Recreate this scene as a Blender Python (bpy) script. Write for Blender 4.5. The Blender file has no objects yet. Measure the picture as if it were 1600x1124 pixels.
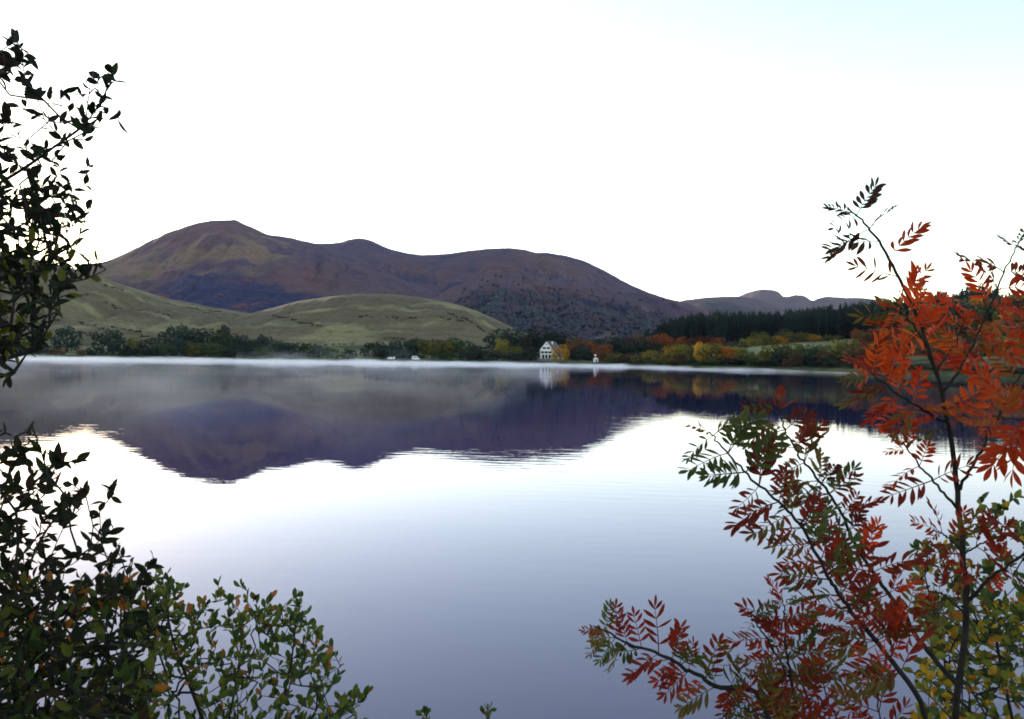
import bpy, bmesh, math, random
import numpy as np
from mathutils import Vector, Matrix

scene = bpy.context.scene
COL = scene.collection
R = math.radians

# ------------------------------------------------------------------ camera
CAM = np.array([0.0, 0.0, 5.6])
FPX, CX, CY = 1250.0, 800.0, 562.0        # focal length and centre in units of the 1600 px wide frame
PITCH, ROLL = math.atan(8 / FPX), R(0.9)
fwd = np.array([0, math.cos(PITCH), -math.sin(PITCH)])
up0 = np.array([0, math.sin(PITCH), math.cos(PITCH)])
rt0 = np.array([1.0, 0, 0])
up = up0 * math.cos(ROLL) - rt0 * math.sin(ROLL)
rt = rt0 * math.cos(ROLL) + up0 * math.sin(ROLL)
cd = bpy.data.cameras.new('camera')
cam = bpy.data.objects.new('camera', cd)
COL.objects.link(cam)
M = Matrix(((rt[0], up[0], -fwd[0], CAM[0]), (rt[1], up[1], -fwd[1], CAM[1]),
            (rt[2], up[2], -fwd[2], CAM[2]), (0, 0, 0, 1)))
cam.matrix_world = M
cd.sensor_width = 36
cd.lens = 36 * FPX / 1600
cd.clip_start = 0.05
cd.clip_end = 30000
scene.camera = cam

# ------------------------------------------------------------------ sky and sun
SUN_AZ, SUN_EL = -42.0, 4.5               # degrees left of the view axis, above the horizon
w = bpy.data.worlds.new('World')
scene.world = w
w.use_nodes = True
nt = w.node_tree
sky = nt.nodes.new('ShaderNodeTexSky')
sky.sky_type = 'NISHITA'
sky.sun_disc = False
sky.sun_elevation = R(SUN_EL)
sky.sun_rotation = R(SUN_AZ)
sky.altitude = 1200
sky.air_density = 0.82
sky.dust_density = 0.5
sky.ozone_density = 0.0
nt.links.new(sky.outputs[0], nt.nodes['Background'].inputs[0])
nt.nodes['Background'].inputs[1].default_value = 0.15
sd = bpy.data.lights.new('sun', 'SUN')
sd.energy = 2.0
sd.angle = R(0.53)
sd.color = (1.0, 0.86, 0.7)
sun = bpy.data.objects.new('sun', sd)
COL.objects.link(sun)
sv = Vector((math.sin(R(SUN_AZ)) * math.cos(R(SUN_EL)), math.cos(R(SUN_AZ)) * math.cos(R(SUN_EL)), math.sin(R(SUN_EL))))
sun.rotation_euler = sv.to_track_quat('Z', 'Y').to_euler()
sun.location = sv * 100 + Vector((0, 0, 50))

vs = scene.view_settings
scene.display_settings.display_device = 'sRGB'
vs.view_transform = 'Standard'
vs.look = 'None'
vs.gamma = 1.0
vs.use_curve_mapping = False
vs.exposure = 2.28
cy = scene.cycles
cy.max_bounces = 6
cy.diffuse_bounces = 3
cy.glossy_bounces = 3
cy.transmission_bounces = 4
cy.volume_bounces = 4
cy.transparent_max_bounces = 6
cy.use_denoising = True
cy.filter_width = 1.8
cy.sample_clamp_indirect = 6


def at(px, py, Y):
    d = fwd + rt * ((px - CX) / FPX) + up * ((CY - py) / FPX)
    return CAM + d * (Y / d[1])


# ------------------------------------------------------------------ numpy noise
def _grad(ix, iy, seed):
    h = (ix.astype(np.int64) * 374761393 + iy.astype(np.int64) * 668265263 + seed * 974711) & 0x7fffffff
    h = ((h ^ (h >> 13)) * 1274126177) & 0x7fffffff
    return (h ^ (h >> 16)) / 0x7fffffff * 2 * math.pi


def perlin(x, y, seed=0):
    x = np.asarray(x, float); y = np.asarray(y, float)
    ix, iy = np.floor(x), np.floor(y)
    fx, fy = x - ix, y - iy
    u, v = fx ** 3 * (fx * (fx * 6 - 15) + 10), fy ** 3 * (fy * (fy * 6 - 15) + 10)

    def g(ox, oy):
        a = _grad(ix + ox, iy + oy, seed)
        return np.cos(a) * (fx - ox) + np.sin(a) * (fy - oy)
    return ((g(0, 0) * (1 - u) + g(1, 0) * u) * (1 - v) + (g(0, 1) * (1 - u) + g(1, 1) * u) * v) * 1.5


def fbm(x, y, octv=4, seed=0, gain=0.5):
    s, a = 0, 1.0
    for o in range(octv):
        s = s + a * perlin(x, y, seed + o * 17)
        x = x * 2.03; y = y * 2.03; a *= gain
    return s


def sstep(e0, e1, x):
    t = np.clip((x - e0) / (e1 - e0), 0, 1)
    return t * t * (3 - 2 * t)


# ------------------------------------------------------------------ materials
def mat(name):
    m = bpy.data.materials.new(name)
    m.use_nodes = True
    n = m.node_tree.nodes
    return m, m.node_tree, n['Principled BSDF'], n['Material Output']


class NT:
    """small helper for building node trees"""
    def __init__(self, tree): self.t = tree
    def n(self, kind, **kw):
        nd = self.t.nodes.new(kind)
        for k, v in kw.items(): setattr(nd, k, v)
        return nd
    def link(self, a, b): self.t.links.new(a, b)
    def noise(self, vec, scale, detail=4, rough=0.55, dist=0.0):
        nd = self.n('ShaderNodeTexNoise')
        nd.inputs['Scale'].default_value = scale
        nd.inputs['Detail'].default_value = detail
        nd.inputs['Roughness'].default_value = rough
        nd.inputs['Distortion'].default_value = dist
        if vec is not None: self.link(vec, nd.inputs['Vector'])
        return nd.outputs[0]
    def mapping(self, vec, scale, rot=(0, 0, 0)):
        nd = self.n('ShaderNodeMapping')
        nd.inputs['Scale'].default_value = scale
        nd.inputs['Rotation'].default_value = rot
        self.link(vec, nd.inputs['Vector'])
        return nd.outputs[0]
    def ramp(self, fac, lo, hi):
        nd = self.n('ShaderNodeMapRange')
        nd.interpolation_type = 'SMOOTHSTEP'
        nd.inputs[1].default_value = lo
        nd.inputs[2].default_value = hi
        self.link(fac, nd.inputs[0])
        return nd.outputs[0]
    def mix(self, fac, a, b, blend='MIX'):
        nd = self.n('ShaderNodeMix', data_type='RGBA', blend_type=blend)
        if hasattr(fac, 'type'): self.link(fac, nd.inputs[0])
        else: nd.inputs[0].default_value = fac
        for s, v in ((nd.inputs[6], a), (nd.inputs[7], b)):
            if hasattr(v, 'type'): self.link(v, s)
            else: s.default_value = (*v, 1)
        return nd.outputs[2]
    def math(self, op, a, b=None):
        nd = self.n('ShaderNodeMath', operation=op)
        for s, v in ((nd.inputs[0], a), (nd.inputs[1], b)):
            if v is None: continue
            if hasattr(v, 'type'): self.link(v, s)
            else: s.default_value = v
        return nd.outputs[0]
    def attr(self, name):
        nd = self.n('ShaderNodeAttribute')
        nd.attribute_name = name
        return nd.outputs['Fac']
    def bump(self, h, strength, dist, normal_in=None):
        nd = self.n('ShaderNodeBump')
        nd.inputs['Strength'].default_value = strength
        nd.inputs['Distance'].default_value = dist
        self.link(h, nd.inputs['Height'])
        return nd.outputs[0]


def terrain_mat(name, base_a, base_b, pale, dark, rust, sc, bump_d):
    """masks 'pale', 'wood' and 'rust' come with the mesh; noise breaks them up"""
    m, t, b, out = mat(name)
    k = NT(t)
    pos = k.n('ShaderNodeNewGeometry').outputs['Position']
    big = k.noise(pos, sc * 0.25, 5, 0.6)
    mid = k.noise(pos, sc, 6, 0.62)
    fine = k.noise(pos, sc * 7, 5, 0.65)
    streak = k.noise(k.mapping(pos, (sc * 0.4, sc * 2.2, sc * 6)), 1.0, 5, 0.6, 0.6)
    c = k.mix(k.ramp(big, 0.35, 0.65), base_a, base_b)
    fp = k.ramp(k.math('ADD', k.attr('pale'), k.math('MULTIPLY', k.math('SUBTRACT', mid, 0.5), 1.5)), 0.3, 0.75)
    c = k.mix(fp, c, pale)
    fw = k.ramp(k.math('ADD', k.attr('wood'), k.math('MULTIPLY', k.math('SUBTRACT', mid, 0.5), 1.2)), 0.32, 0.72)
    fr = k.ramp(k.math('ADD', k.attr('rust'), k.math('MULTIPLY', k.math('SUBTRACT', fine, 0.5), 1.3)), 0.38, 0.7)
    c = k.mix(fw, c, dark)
    c = k.mix(fr, c, rust)
    var = k.math('ADD', 0.10, k.math('MULTIPLY', k.math('ADD', k.math('MULTIPLY', fine, 0.5), k.math('MULTIPLY', streak, 0.5)), 1.8))
    hsv = k.n('ShaderNodeHueSaturation')
    k.link(c, hsv.inputs['Color'])
    k.link(var, hsv.inputs['Value'])
    k.link(hsv.outputs[0], b.inputs['Base Color'])
    b.inputs['Roughness'].default_value = 0.95
    b.inputs['Specular IOR Level'].default_value = 0.1
    hgt = k.math('ADD', fine, k.math('MULTIPLY', mid, 2.0))
    k.link(k.bump(hgt, 0.8, bump_d), b.inputs['Normal'])
    return m


def foliage_mat(name, trans, sat_noise=0.35, scale=0.5, rough=0.6, spec=0.3):
    m, t, b, out = mat(name)
    k = NT(t)
    oi = k.n('ShaderNodeObjectInfo')
    pos = k.n('ShaderNodeNewGeometry').outputs['Position']
    nz = k.noise(pos, scale, 3, 0.6)
    hsv = k.n('ShaderNodeHueSaturation')
    k.link(oi.outputs['Color'], hsv.inputs['Color'])
    k.link(k.math('ADD', 1 - sat_noise, k.math('MULTIPLY', nz, sat_noise * 2)), hsv.inputs['Value'])
    k.link(k.math('ADD', 0.485, k.math('MULTIPLY', nz, 0.03)), hsv.inputs['Hue'])
    k.link(hsv.outputs[0], b.inputs['Base Color'])
    b.inputs['Roughness'].default_value = rough
    b.inputs['Specular IOR Level'].default_value = spec
    tr = k.n('ShaderNodeBsdfTranslucent')
    k.link(hsv.outputs[0], tr.inputs[0])
    mx = k.n('ShaderNodeMixShader')
    mx.inputs[0].default_value = trans
    k.link(b.outputs[0], mx.inputs[1]); k.link(tr.outputs[0], mx.inputs[2])
    k.link(mx.outputs[0], out.inputs[0])
    return m


def plain(name, col, rough=0.7, var=0.15, scale=2.0, spec=0.3, bump=0.0):
    m, t, b, out = mat(name)
    k = NT(t)
    pos = k.n('ShaderNodeTexCoord').outputs['Object']
    nz = k.noise(pos, scale, 5, 0.6)
    c = k.mix(k.ramp(nz, 0.3, 0.7), [x * (1 - var) for x in col], [min(1, x * (1 + var)) for x in col])
    k.link(c, b.inputs['Base Color'])
    b.inputs['Roughness'].default_value = rough
    b.inputs['Specular IOR Level'].default_value = spec
    if bump: k.link(k.bump(nz, 0.6, bump), b.inputs['Normal'])
    return m


MT = {}
MT['mountain'] = terrain_mat('heather_mountain', (0.098, 0.056, 0.070), (0.060, 0.045, 0.088), (0.150, 0.104, 0.080),
                             (0.022, 0.028, 0.080), (0.135, 0.040, 0.042), 0.012, 9.0)  # blue of the wood tone includes distance haze put into the colour
MT['far'] = terrain_mat('distant_moor', (0.085, 0.060, 0.080), (0.066, 0.050, 0.074), (0.12, 0.10, 0.07),
                        (0.04, 0.042, 0.055), (0.08, 0.04, 0.035), 0.006, 10.0)
MT['grass_hill'] = terrain_mat('dry_grass_hill', (0.138, 0.112, 0.066), (0.108, 0.083, 0.056), (0.21, 0.185, 0.098),
                               (0.056, 0.060, 0.028), (0.086, 0.054, 0.038), 0.035, 1.6)
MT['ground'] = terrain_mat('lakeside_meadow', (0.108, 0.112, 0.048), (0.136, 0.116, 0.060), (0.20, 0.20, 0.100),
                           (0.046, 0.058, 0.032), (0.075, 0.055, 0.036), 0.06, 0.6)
MT['far_leaf'] = foliage_mat('distant_foliage', 0.2, 0.45, 0.55, 0.8, 0.1)
MT['conifer'] = foliage_mat('conifer_needles', 0.08, 0.4, 0.4, 0.85, 0.1)
MT['near_leaf'] = foliage_mat('willow_leaf', 0.35, 0.3, 14.0, 0.6, 0.12)
MT['rowan_leaf'] = foliage_mat('rowan_leaf', 0.42, 0.4, 22.0, 0.55, 0.2)
MT['bark'] = plain('dark_bark', (0.020, 0.016, 0.014), 0.85, 0.4, 40.0, 0.2, 0.003)
MT['far_bark'] = plain('grey_bark', (0.06, 0.05, 0.04), 0.9, 0.3, 3.0, 0.1)
MT['white_wall'] = plain('white_render', (0.80, 0.78, 0.78), 0.85, 0.04, 0.6, 0.2)
MT['slate'] = plain('slate_roof', (0.10, 0.082, 0.10), 0.7, 0.2, 1.5, 0.3)
MT['shutter'] = plain('dark_shutter', (0.06, 0.03, 0.03), 0.6, 0.2, 3.0)
MT['frame'] = plain('dark_frame', (0.05, 0.035, 0.03), 0.6, 0.2, 3.0)
MT['stone'] = plain('grey_stone', (0.22, 0.21, 0.20), 0.9, 0.3, 1.2, 0.2, 0.05)
MT['wood'] = plain('weathered_timber', (0.16, 0.12, 0.09), 0.85, 0.3, 3.0, 0.2)
MT['white_paint'] = plain('white_paint', (0.80, 0.80, 0.80), 0.35, 0.03, 1.0, 0.5)
MT['tyre'] = plain('black_rubber', (0.02, 0.02, 0.02), 0.8, 0.2, 3.0)
MT['cow'] = plain('dark_cow_hide', (0.035, 0.022, 0.016), 0.8, 0.3, 2.0)
m_, t_, b_, o_ = mat('window_glass')
b_.inputs['Base Color'].default_value = (0.015, 0.018, 0.02, 1)
b_.inputs['Roughness'].default_value = 0.08
MT['glass'] = m_

# lake water: dark body colour under a mirror that follows Fresnel, broken by small ripples
m_, t_, b_, o_ = mat('lake_water')
k = NT(t_)
pos = k.n('ShaderNodeNewGeometry').outputs['Position']
rip = k.noise(k.mapping(pos, (0.55, 1.5, 1.0), (0, 0, R(12))), 1.0, 3, 0.5, 0.3)
swell = k.noise(k.mapping(pos, (0.10, 0.22, 1.0), (0, 0, R(-9))), 1.0, 2, 0.5)
patch = k.ramp(k.noise(pos, 0.02, 3, 0.5), 0.40, 0.66)
wave = k.n('ShaderNodeTexWave', wave_type='BANDS', bands_direction='Y', wave_profile='SIN')
wave.inputs['Scale'].default_value = 0.32
wave.inputs['Distortion'].default_value = 3.5
wave.inputs['Detail'].default_value = 2
wave.inputs['Detail Scale'].default_value = 0.6
k.link(k.mapping(pos, (0.25, 1.0, 1.0), (0, 0, R(14))), wave.inputs['Vector'])
hgt = k.math('ADD', k.math('MULTIPLY', rip, k.math('ADD', 0.25, k.math('MULTIPLY', patch, 0.9))),
             k.math('ADD', k.math('MULTIPLY', swell, 0.6), k.math('MULTIPLY', k.math('MULTIPLY', wave.outputs[1], patch), 0.22)))
nrm = k.bump(hgt, 1.0, 0.0062)
fr = k.n('ShaderNodeFresnel')
fr.inputs[0].default_value = 1.58
k.link(nrm, fr.inputs['Normal'])
gl = k.n('ShaderNodeBsdfGlossy')
gl.inputs['Color'].default_value = (0.93, 0.88, 1.0, 1)
gl.inputs['Roughness'].default_value = 0.0
k.link(nrm, gl.inputs['Normal'])
df = k.n('ShaderNodeBsdfDiffuse')
df.inputs['Color'].default_value = (0.024, 0.022, 0.074, 1)
mx = k.n('ShaderNodeMixShader')
k.link(fr.outputs[0], mx.inputs[0]); k.link(df.outputs[0], mx.inputs[1]); k.link(gl.outputs[0], mx.inputs[2])
k.link(mx.outputs[0], o_.inputs[0])
MT['water'] = m_


# ------------------------------------------------------------------ object helpers
def link(name, me, m=None, parent=None):
    o = bpy.data.objects.new(name, me)
    COL.objects.link(o)
    if m is not None and me is not None and not me.materials: me.materials.append(m)
    if parent is not None: o.parent = parent
    return o


def mesh(name, verts, faces, smooth=False):
    me = bpy.data.meshes.new(name)
    verts = np.asarray(verts, float)
    if isinstance(faces, np.ndarray):
        nf, kf = faces.shape
        me.vertices.add(len(verts)); me.vertices.foreach_set('co', verts.ravel())
        me.loops.add(nf * kf); me.loops.foreach_set('vertex_index', faces.ravel().astype(np.int32))
        me.polygons.add(nf)
        me.polygons.foreach_set('loop_start', np.arange(0, nf * kf, kf, dtype=np.int32))
        me.polygons.foreach_set('loop_total', np.full(nf, kf, np.int32))
        me.update(calc_edges=True)
    else:
        me.from_pydata([tuple(v) for v in verts], [], faces)
        me.update()
    if smooth: me.polygons.foreach_set('use_smooth', np.ones(len(me.polygons), bool))
    return me


def thing(name, label, cat, loc=(0, 0, 0), rz=0.0, group=None):
    o = bpy.data.objects.new(name, None)
    o.empty_display_size = 0.2
    COL.objects.link(o)
    o.location = loc
    o.rotation_euler = (0, 0, rz)
    tag(o, label, cat, group)
    return o


def tag(o, label, cat, group=None):
    o['label'] = label; o['category'] = cat
    if group: o['group'] = group


def grid_faces(nr, nc, wrap=False):
    r, c = np.meshgrid(np.arange(nr - 1), np.arange(nc if wrap else nc - 1), indexing='ij')
    c2 = (c + 1) % nc
    return np.stack([r * nc + c, r * nc + c2, (r + 1) * nc + c2, (r + 1) * nc + c], -1).reshape(-1, 4)


def attr(me, name, vals):
    a = me.attributes.new(name, 'FLOAT', 'POINT')
    a.data.foreach_set('value', np.asarray(vals, np.float32).ravel())


def box_vf(x0, x1, y0, y1, z0, z1):
    v = [(x0, y0, z0), (x1, y0, z0), (x1, y1, z0), (x0, y1, z0), (x0, y0, z1), (x1, y0, z1), (x1, y1, z1), (x0, y1, z1)]
    f = [(0, 3, 2, 1), (4, 5, 6, 7), (0, 1, 5, 4), (1, 2, 6, 5), (2, 3, 7, 6), (3, 0, 4, 7)]
    return v, f


def boxes(name, bl, bevel=0.0):
    bm = bmesh.new()
    for b in bl:
        v, f = box_vf(*b)
        vv = [bm.verts.new(p) for p in v]
        for q in f: bm.faces.new([vv[i] for i in q])
    if bevel: bmesh.ops.bevel(bm, geom=list(bm.edges), offset=bevel, segments=2, affect='EDGES')
    me = bpy.data.meshes.new(name)
    bm.to_mesh(me); bm.free()
    return me


# ------------------------------------------------------------------ ground, lake bed and meadows: one sheet
SH_AZ = np.array([-180, -100, -90, -75, -56, -42, -32.6, -23.8, -13.5, -5, 2.3, 9.1, 13.5, 17.5, 21.8, 27.5, 32.6, 45, 60, 75, 90, 100, 180.])
SH_R0 = np.array([0, 0, 45, 170, 330, 430, 451, 433, 424, 430, 440, 420, 378, 346, 318, 268, 226, 160, 115, 75, 35, 0, 0.])   # first survey, still used to place trees relative to the shore
SH_R = np.array([0, 0, 60, 200, 370, 470, 498, 478, 466, 472, 482, 455, 392, 384, 361, 328, 306, 262, 200, 130, 60, 0, 0.])
MOUNDS = [  # x-px, depth, height, half widths
    (395, 570, 5.0, 42, 26), (585, 600, 6.5, 55, 24), (690, 545, 4.5, 48, 22), (480, 540, 2.5, 35, 22), (300, 560, 4.0, 60, 25),
    (1240, 455, 2.5, 40, 25)]


def shore_r(az):
    return np.interp(az, SH_AZ, SH_R) + np.where(np.abs(az) < 60, 3.0 * perlin(az * 0.35, az * 0 + 3.3, 5) + 1.2 * perlin(az * 1.7, az * 0 + 1.3, 6), 0)


def shift(px):
    a = math.degrees(math.atan((px - CX) / FPX))
    return float(np.interp(a, SH_AZ, SH_R) - np.interp(a, SH_AZ, SH_R0)) * math.cos(math.radians(a))


def ground_z(x, y):
    x = np.asarray(x, float); y = np.asarray(y, float)
    r = np.hypot(x, y)
    az = np.degrees(np.arctan2(x, y))
    q = r - shore_r(az)
    bed = -2.0 + 2.0 * sstep(-12, 0, q)
    left = 0.5 * sstep(0, 3, q) + 0.030 * np.clip(q, 0, 700) + 0.5
    amp = np.interp(az, [5, 15, 24, 33, 60], [22, 25, 32, 44, 52])
    right = 0.8 * sstep(0, 3, q) + amp * (1 - np.exp(-np.clip(q, 0, None) / 240))
    kk = sstep(4, 12, az)
    land = left * (1 - kk) + right * kk
    for px, Y, h, wx, wy in MOUNDS:
        mxx = (px - CX) / FPX * Y
        land = land + h * np.exp(-((x - mxx) / wx) ** 2 - ((y - Y) / wy) ** 2)
    land = land + (1.1 * fbm(x / 45, y / 45, 3, 11) + 0.25 * fbm(x / 9, y / 9, 2, 31)) * sstep(2, 60, q)
    far = np.where(q < 0, bed, land * sstep(-0.5, 3, q) + 0.0)
    # the bank the camera stands on
    yb = y + 0.8 * perlin(x / 4.0, y / 4.0, 3)
    bank = np.interp(yb, [-4000, -40, -2, 1.0, 4.0, 8.0, 10.0, 14, 20], [40, 7.5, 4.2, 3.7, 1.9, 0.15, -0.6, -2.0, -6])
    bank = bank + 0.10 * fbm(x / 0.8, y / 0.8, 3, 9) * sstep(12, 6, yb)
    return np.maximum(bank, np.maximum(far, -2.2))


az = np.radians(np.concatenate([np.linspace(-180, -44, 35)[:-1], np.linspace(-44, 44, 441), np.linspace(44, 180, 35)[1:-1]]))
rr = np.concatenate([np.geomspace(0.4, 16, 50)[:-1], np.linspace(16, 200, 16)[:-1], np.linspace(200, 560, 190)[:-1],
                     np.linspace(560, 900, 60)[:-1], np.geomspace(900, 8500, 30)])
A, RR = np.meshgrid(az, rr)
gx, gy = RR * np.sin(A), RR * np.cos(A)
gzv = ground_z(gx, gy)
gm = mesh('ground', np.stack([gx, gy, gzv], -1).reshape(-1, 3), grid_faces(len(rr), len(az), True), True)
q = RR - shore_r(np.degrees(A))
deg = np.degrees(A)
pale = 0.35 + 0.55 * fbm(gx / 70, gy / 40, 3, 21) + 0.25 * sstep(8, 14, deg) * sstep(30, 60, q) * sstep(200, 150, q)
wood = 0.75 * sstep(45, 5, q) + 0.35 * fbm(gx / 30, gy / 22, 3, 41)
wood = wood + 0.5 * sstep(9, 14, deg) * sstep(170, 220, q)
for px_, Y_, wx_, wy_ in ((590, 588, 62, 16), (395, 560, 44, 18), (330, 545, 40, 12), (690, 534, 36, 8)):  # mound fronts darkened: shading put into the colour along with darker sedge
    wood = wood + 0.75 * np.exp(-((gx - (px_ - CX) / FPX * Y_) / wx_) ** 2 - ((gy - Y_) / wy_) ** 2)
wood = wood + 0.5 * sstep(22, 25, deg) * sstep(4, 20, q)
pale = pale - 0.5 * sstep(22, 25, deg)
rust = 0.25 * sstep(12, 2, q) + 0.18 * fbm(gx / 25, gy / 18, 3, 51)
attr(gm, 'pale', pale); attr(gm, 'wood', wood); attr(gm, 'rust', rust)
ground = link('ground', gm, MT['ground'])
ground['kind'] = 'structure'

# the lake
wr = np.concatenate([[0.0], np.geomspace(3, 620, 40)])
wa = np.radians(np.linspace(-180, 180, 121)[:-1])
A2, R2 = np.meshgrid(wa, wr)
wm = mesh('lake_water', np.stack([R2 * np.sin(A2), R2 * np.cos(A2), R2 * 0], -1).reshape(-1, 3), grid_faces(len(wr), len(wa), True), True)
lake = link('lake_water', wm, MT['water'])
lake['kind'] = 'structure'


# ------------------------------------------------------------------ hills and mountains
def smooth_prof(prof, xs, sig):
    p = np.array(prof, float)
    fine = np.linspace(xs[0] - 60, xs[-1] + 60, 1600)
    y = np.interp(fine, p[:, 0], p[:, 1])
    n = max(1, int(sig / (fine[1] - fine[0])))
    ker = np.exp(-0.5 * (np.arange(-3 * n, 3 * n + 1) / n) ** 2)
    y = np.convolve(np.pad(y, 3 * n, mode='edge'), ker / ker.sum(), 'valid')
    return np.interp(xs, fine, y)


def hill(name, prof, yr, yf, zf, m, nx=420, n1=150, n2=24, sig=5, amp=12.0, scale=260.0, gully=0.0, gscale=120., bow=0.5, seed=1,
         masks=None, crest=1.0, back=0.5, step_shape=0.35):
    xs = np.linspace(prof[0][0], prof[-1][0], nx)
    py = smooth_prof(prof, xs, sig)
    yrw = yr * (1 + 0.05 * perlin(xs / 170.0, xs * 0 + seed, seed))
    P = np.array([at(a, b, c) for a, b, c in zip(xs, py, yrw)])
    t = np.concatenate([np.linspace(0, 1, n1), 1 + np.linspace(0, 1, n2 + 1)[1:]])
    T, XR = np.meshgrid(t, P[:, 0])
    YR = np.repeat(yrw[:, None], len(t), 1)
    ZR = np.repeat(P[:, 2][:, None], len(t), 1)
    Y = np.where(T <= 1, yf + (YR - yf) * T, YR * (1 + (T - 1) * back))
    X = XR * Y / YR
    s = np.clip(T, 0, 1)
    S = (1 - step_shape) * (1 - (1 - s) ** (1 + bow)) + step_shape * s * s * (3 - 2 * s)
    Z = zf + (ZR - zf) * S
    w_ = np.sin(np.clip(T, 0, 1) * math.pi) ** 1.25
    N = fbm(X / scale, Y / scale, 5, seed)
    Z = Z + amp * N * w_
    G = None
    if gully:
        wx = X + 40 * perlin(X / 300, Y / 300, seed + 5)
        G = 1 - np.abs(fbm(wx / gscale, Y / (gscale * 4.0), 3, seed + 9))
        Z = Z - gully * np.clip(G - 0.55, 0, 1) * w_
    Z = Z + crest * fbm(X / 25, Y / 25, 3, seed + 3) * np.where(T <= 1, 1, 0.5)
    Z = np.where(T > 1, Z - (T - 1) ** 2 * (ZR - zf) * 1.2, Z)
    me = mesh(name, np.stack([X, Y, Z], -1).reshape(-1, 3), grid_faces(nx, len(t)), True)
    PX = np.repeat(xs[:, None], len(t), 1)
    pv, wv, rv = masks(PX, s, X, Y, Z, N, G)
    attr(me, 'pale', pv); attr(me, 'wood', wv); attr(me, 'rust', rv)
    o = link(name, me, m)
    o['kind'] = 'structure'
    return o, dict(X=X, Y=Y, Z=Z, s=s, wood=wv, PX=PX, T=T)


def mk_peak(PX, s, X, Y, Z, N, G):
    pale = 0.20 + 0.35 * sstep(320, 150, PX) + 0.5 * fbm(X / 240, Y / 130, 3, 61) + 0.45 * np.exp(-((s - 0.55) / 0.12) ** 2) * sstep(470, 380, PX) - 0.3 * sstep(430, 520, PX)
    wood = 0.85 * sstep(0.50, 0.24, s + 0.12 * N) * sstep(170, 250, PX) + 0.15 * fbm(X / 120, Y / 90, 3, 62)
    rust = 0.30 * sstep(0.7, 0.2, s) + 0.35 * fbm(X / 90, Y / 90, 3, 63)
    return pale, wood, rust


def mk_range(PX, s, X, Y, Z, N, G):
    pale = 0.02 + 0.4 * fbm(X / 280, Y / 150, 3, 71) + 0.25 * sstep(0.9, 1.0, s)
    wood = 0.30 + 0.35 * sstep(0.7, 0.3, s) + 0.2 * fbm(X / 160, Y / 120, 3, 72)
    rust = 0.25 * sstep(0.8, 0.3, s) + 0.35 * fbm(X / 110, Y / 110, 3, 73)
    return pale, wood, rust


def mk_spur(PX, s, X, Y, Z, N, G):
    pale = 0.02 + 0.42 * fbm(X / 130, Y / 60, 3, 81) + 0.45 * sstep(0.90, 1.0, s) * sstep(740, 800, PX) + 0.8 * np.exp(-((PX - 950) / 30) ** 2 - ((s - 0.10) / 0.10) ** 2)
    wood = 0.95 * sstep(0.66, 0.40, s + 0.14 * N) + 0.15 * fbm(X / 60, Y / 60, 3, 82) - 0.8 * np.exp(-((PX - 950) / 30) ** 2 - ((s - 0.10) / 0.10) ** 2)
    rust = 0.05 + 0.55 * np.exp(-((PX - 850) / 45) ** 2 - ((s - 0.35) / 0.22) ** 2) + 0.42 * fbm(X / 70, Y / 70, 3, 83)
    return pale, wood, rust


def mk_far(PX, s, X, Y, Z, N, G):
    return 0.1 + 0.3 * fbm(X / 400, Y / 300, 3, 91), 0.35 + 0.3 * fbm(X / 300, Y / 300, 3, 92), 0.1 + 0 * s


def mk_grass(PX, s, X, Y, Z, N, G):
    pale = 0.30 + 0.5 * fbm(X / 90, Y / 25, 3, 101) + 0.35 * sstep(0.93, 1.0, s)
    wood = 0.10 + 0.42 * fbm(X / 80, Y / 22, 4, 102) + 0.25 * sstep(0.25, 0.05, s)
    rust = 0.12 + 0.45 * fbm(X / 60, Y / 25, 3, 103)
    return pale, wood, rust


hill('distant_ridge', [(1120, 500), (1150, 466), (1165, 459), (1178, 455), (1190, 453), (1208, 454), (1217, 457), (1223, 464), (1230, 465),
                       (1243, 462), (1256, 463), (1264, 468), (1270, 472), (1278, 467), (1292, 464), (1320, 466), (1345, 466), (1380, 470), (1450, 478), (1600, 490)],
     6600, 4800, 40, MT['far'], 300, 60, 10, 2.0, 30, 700, 30, 300, seed=31, masks=mk_far, crest=2.5)
hill('moorland_ridge', [(960, 510), (1010, 488), (1050, 475), (1075, 470), (1100, 466), (1130, 464), (1160, 464), (1185, 469), (1215, 480), (1260, 500), (1320, 520)],
     4400, 3000, 30, MT['far'], 240, 70, 10, 5, 25, 500, 25, 220, seed=32, masks=mk_far, crest=1.5)
hill('mountain_range', [(380, 420), (430, 395), (480, 381), (515, 381), (530, 380), (546, 375), (563, 373), (580, 377), (607, 389), (636, 396), (662, 399), (700, 397), (736, 392),
                        (765, 389), (798, 388), (822, 391), (838, 396), (850, 395), (880, 399), (915, 409), (948, 425), (984, 445), (1010, 456), (1040, 467), (1066, 473),
                        (1100, 484), (1150, 505), (1230, 530)],
     2900, 1900, 30, MT['mountain'], 520, 150, 16, 4, 24, 330, 38, 130, seed=33, masks=mk_range, crest=1.2, bow=0.25)
hill('mountain_peak', [(-260, 500), (-100, 476), (40, 446), (110, 424), (165, 409), (190, 399), (222, 384), (262, 366), (300, 353), (326, 347), (345, 346), (368, 347), (384, 353),
                       (418, 368), (455, 373), (486, 380), (520, 388), (560, 403), (600, 424), (640, 443), (682, 458), (725, 482), (770, 506), (820, 530)],
     2300, 1250, 22, MT['mountain'], 560, 190, 20, 4, 26, 300, 34, 110, seed=34, masks=mk_peak, crest=1.2, bow=0.3)
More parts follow.
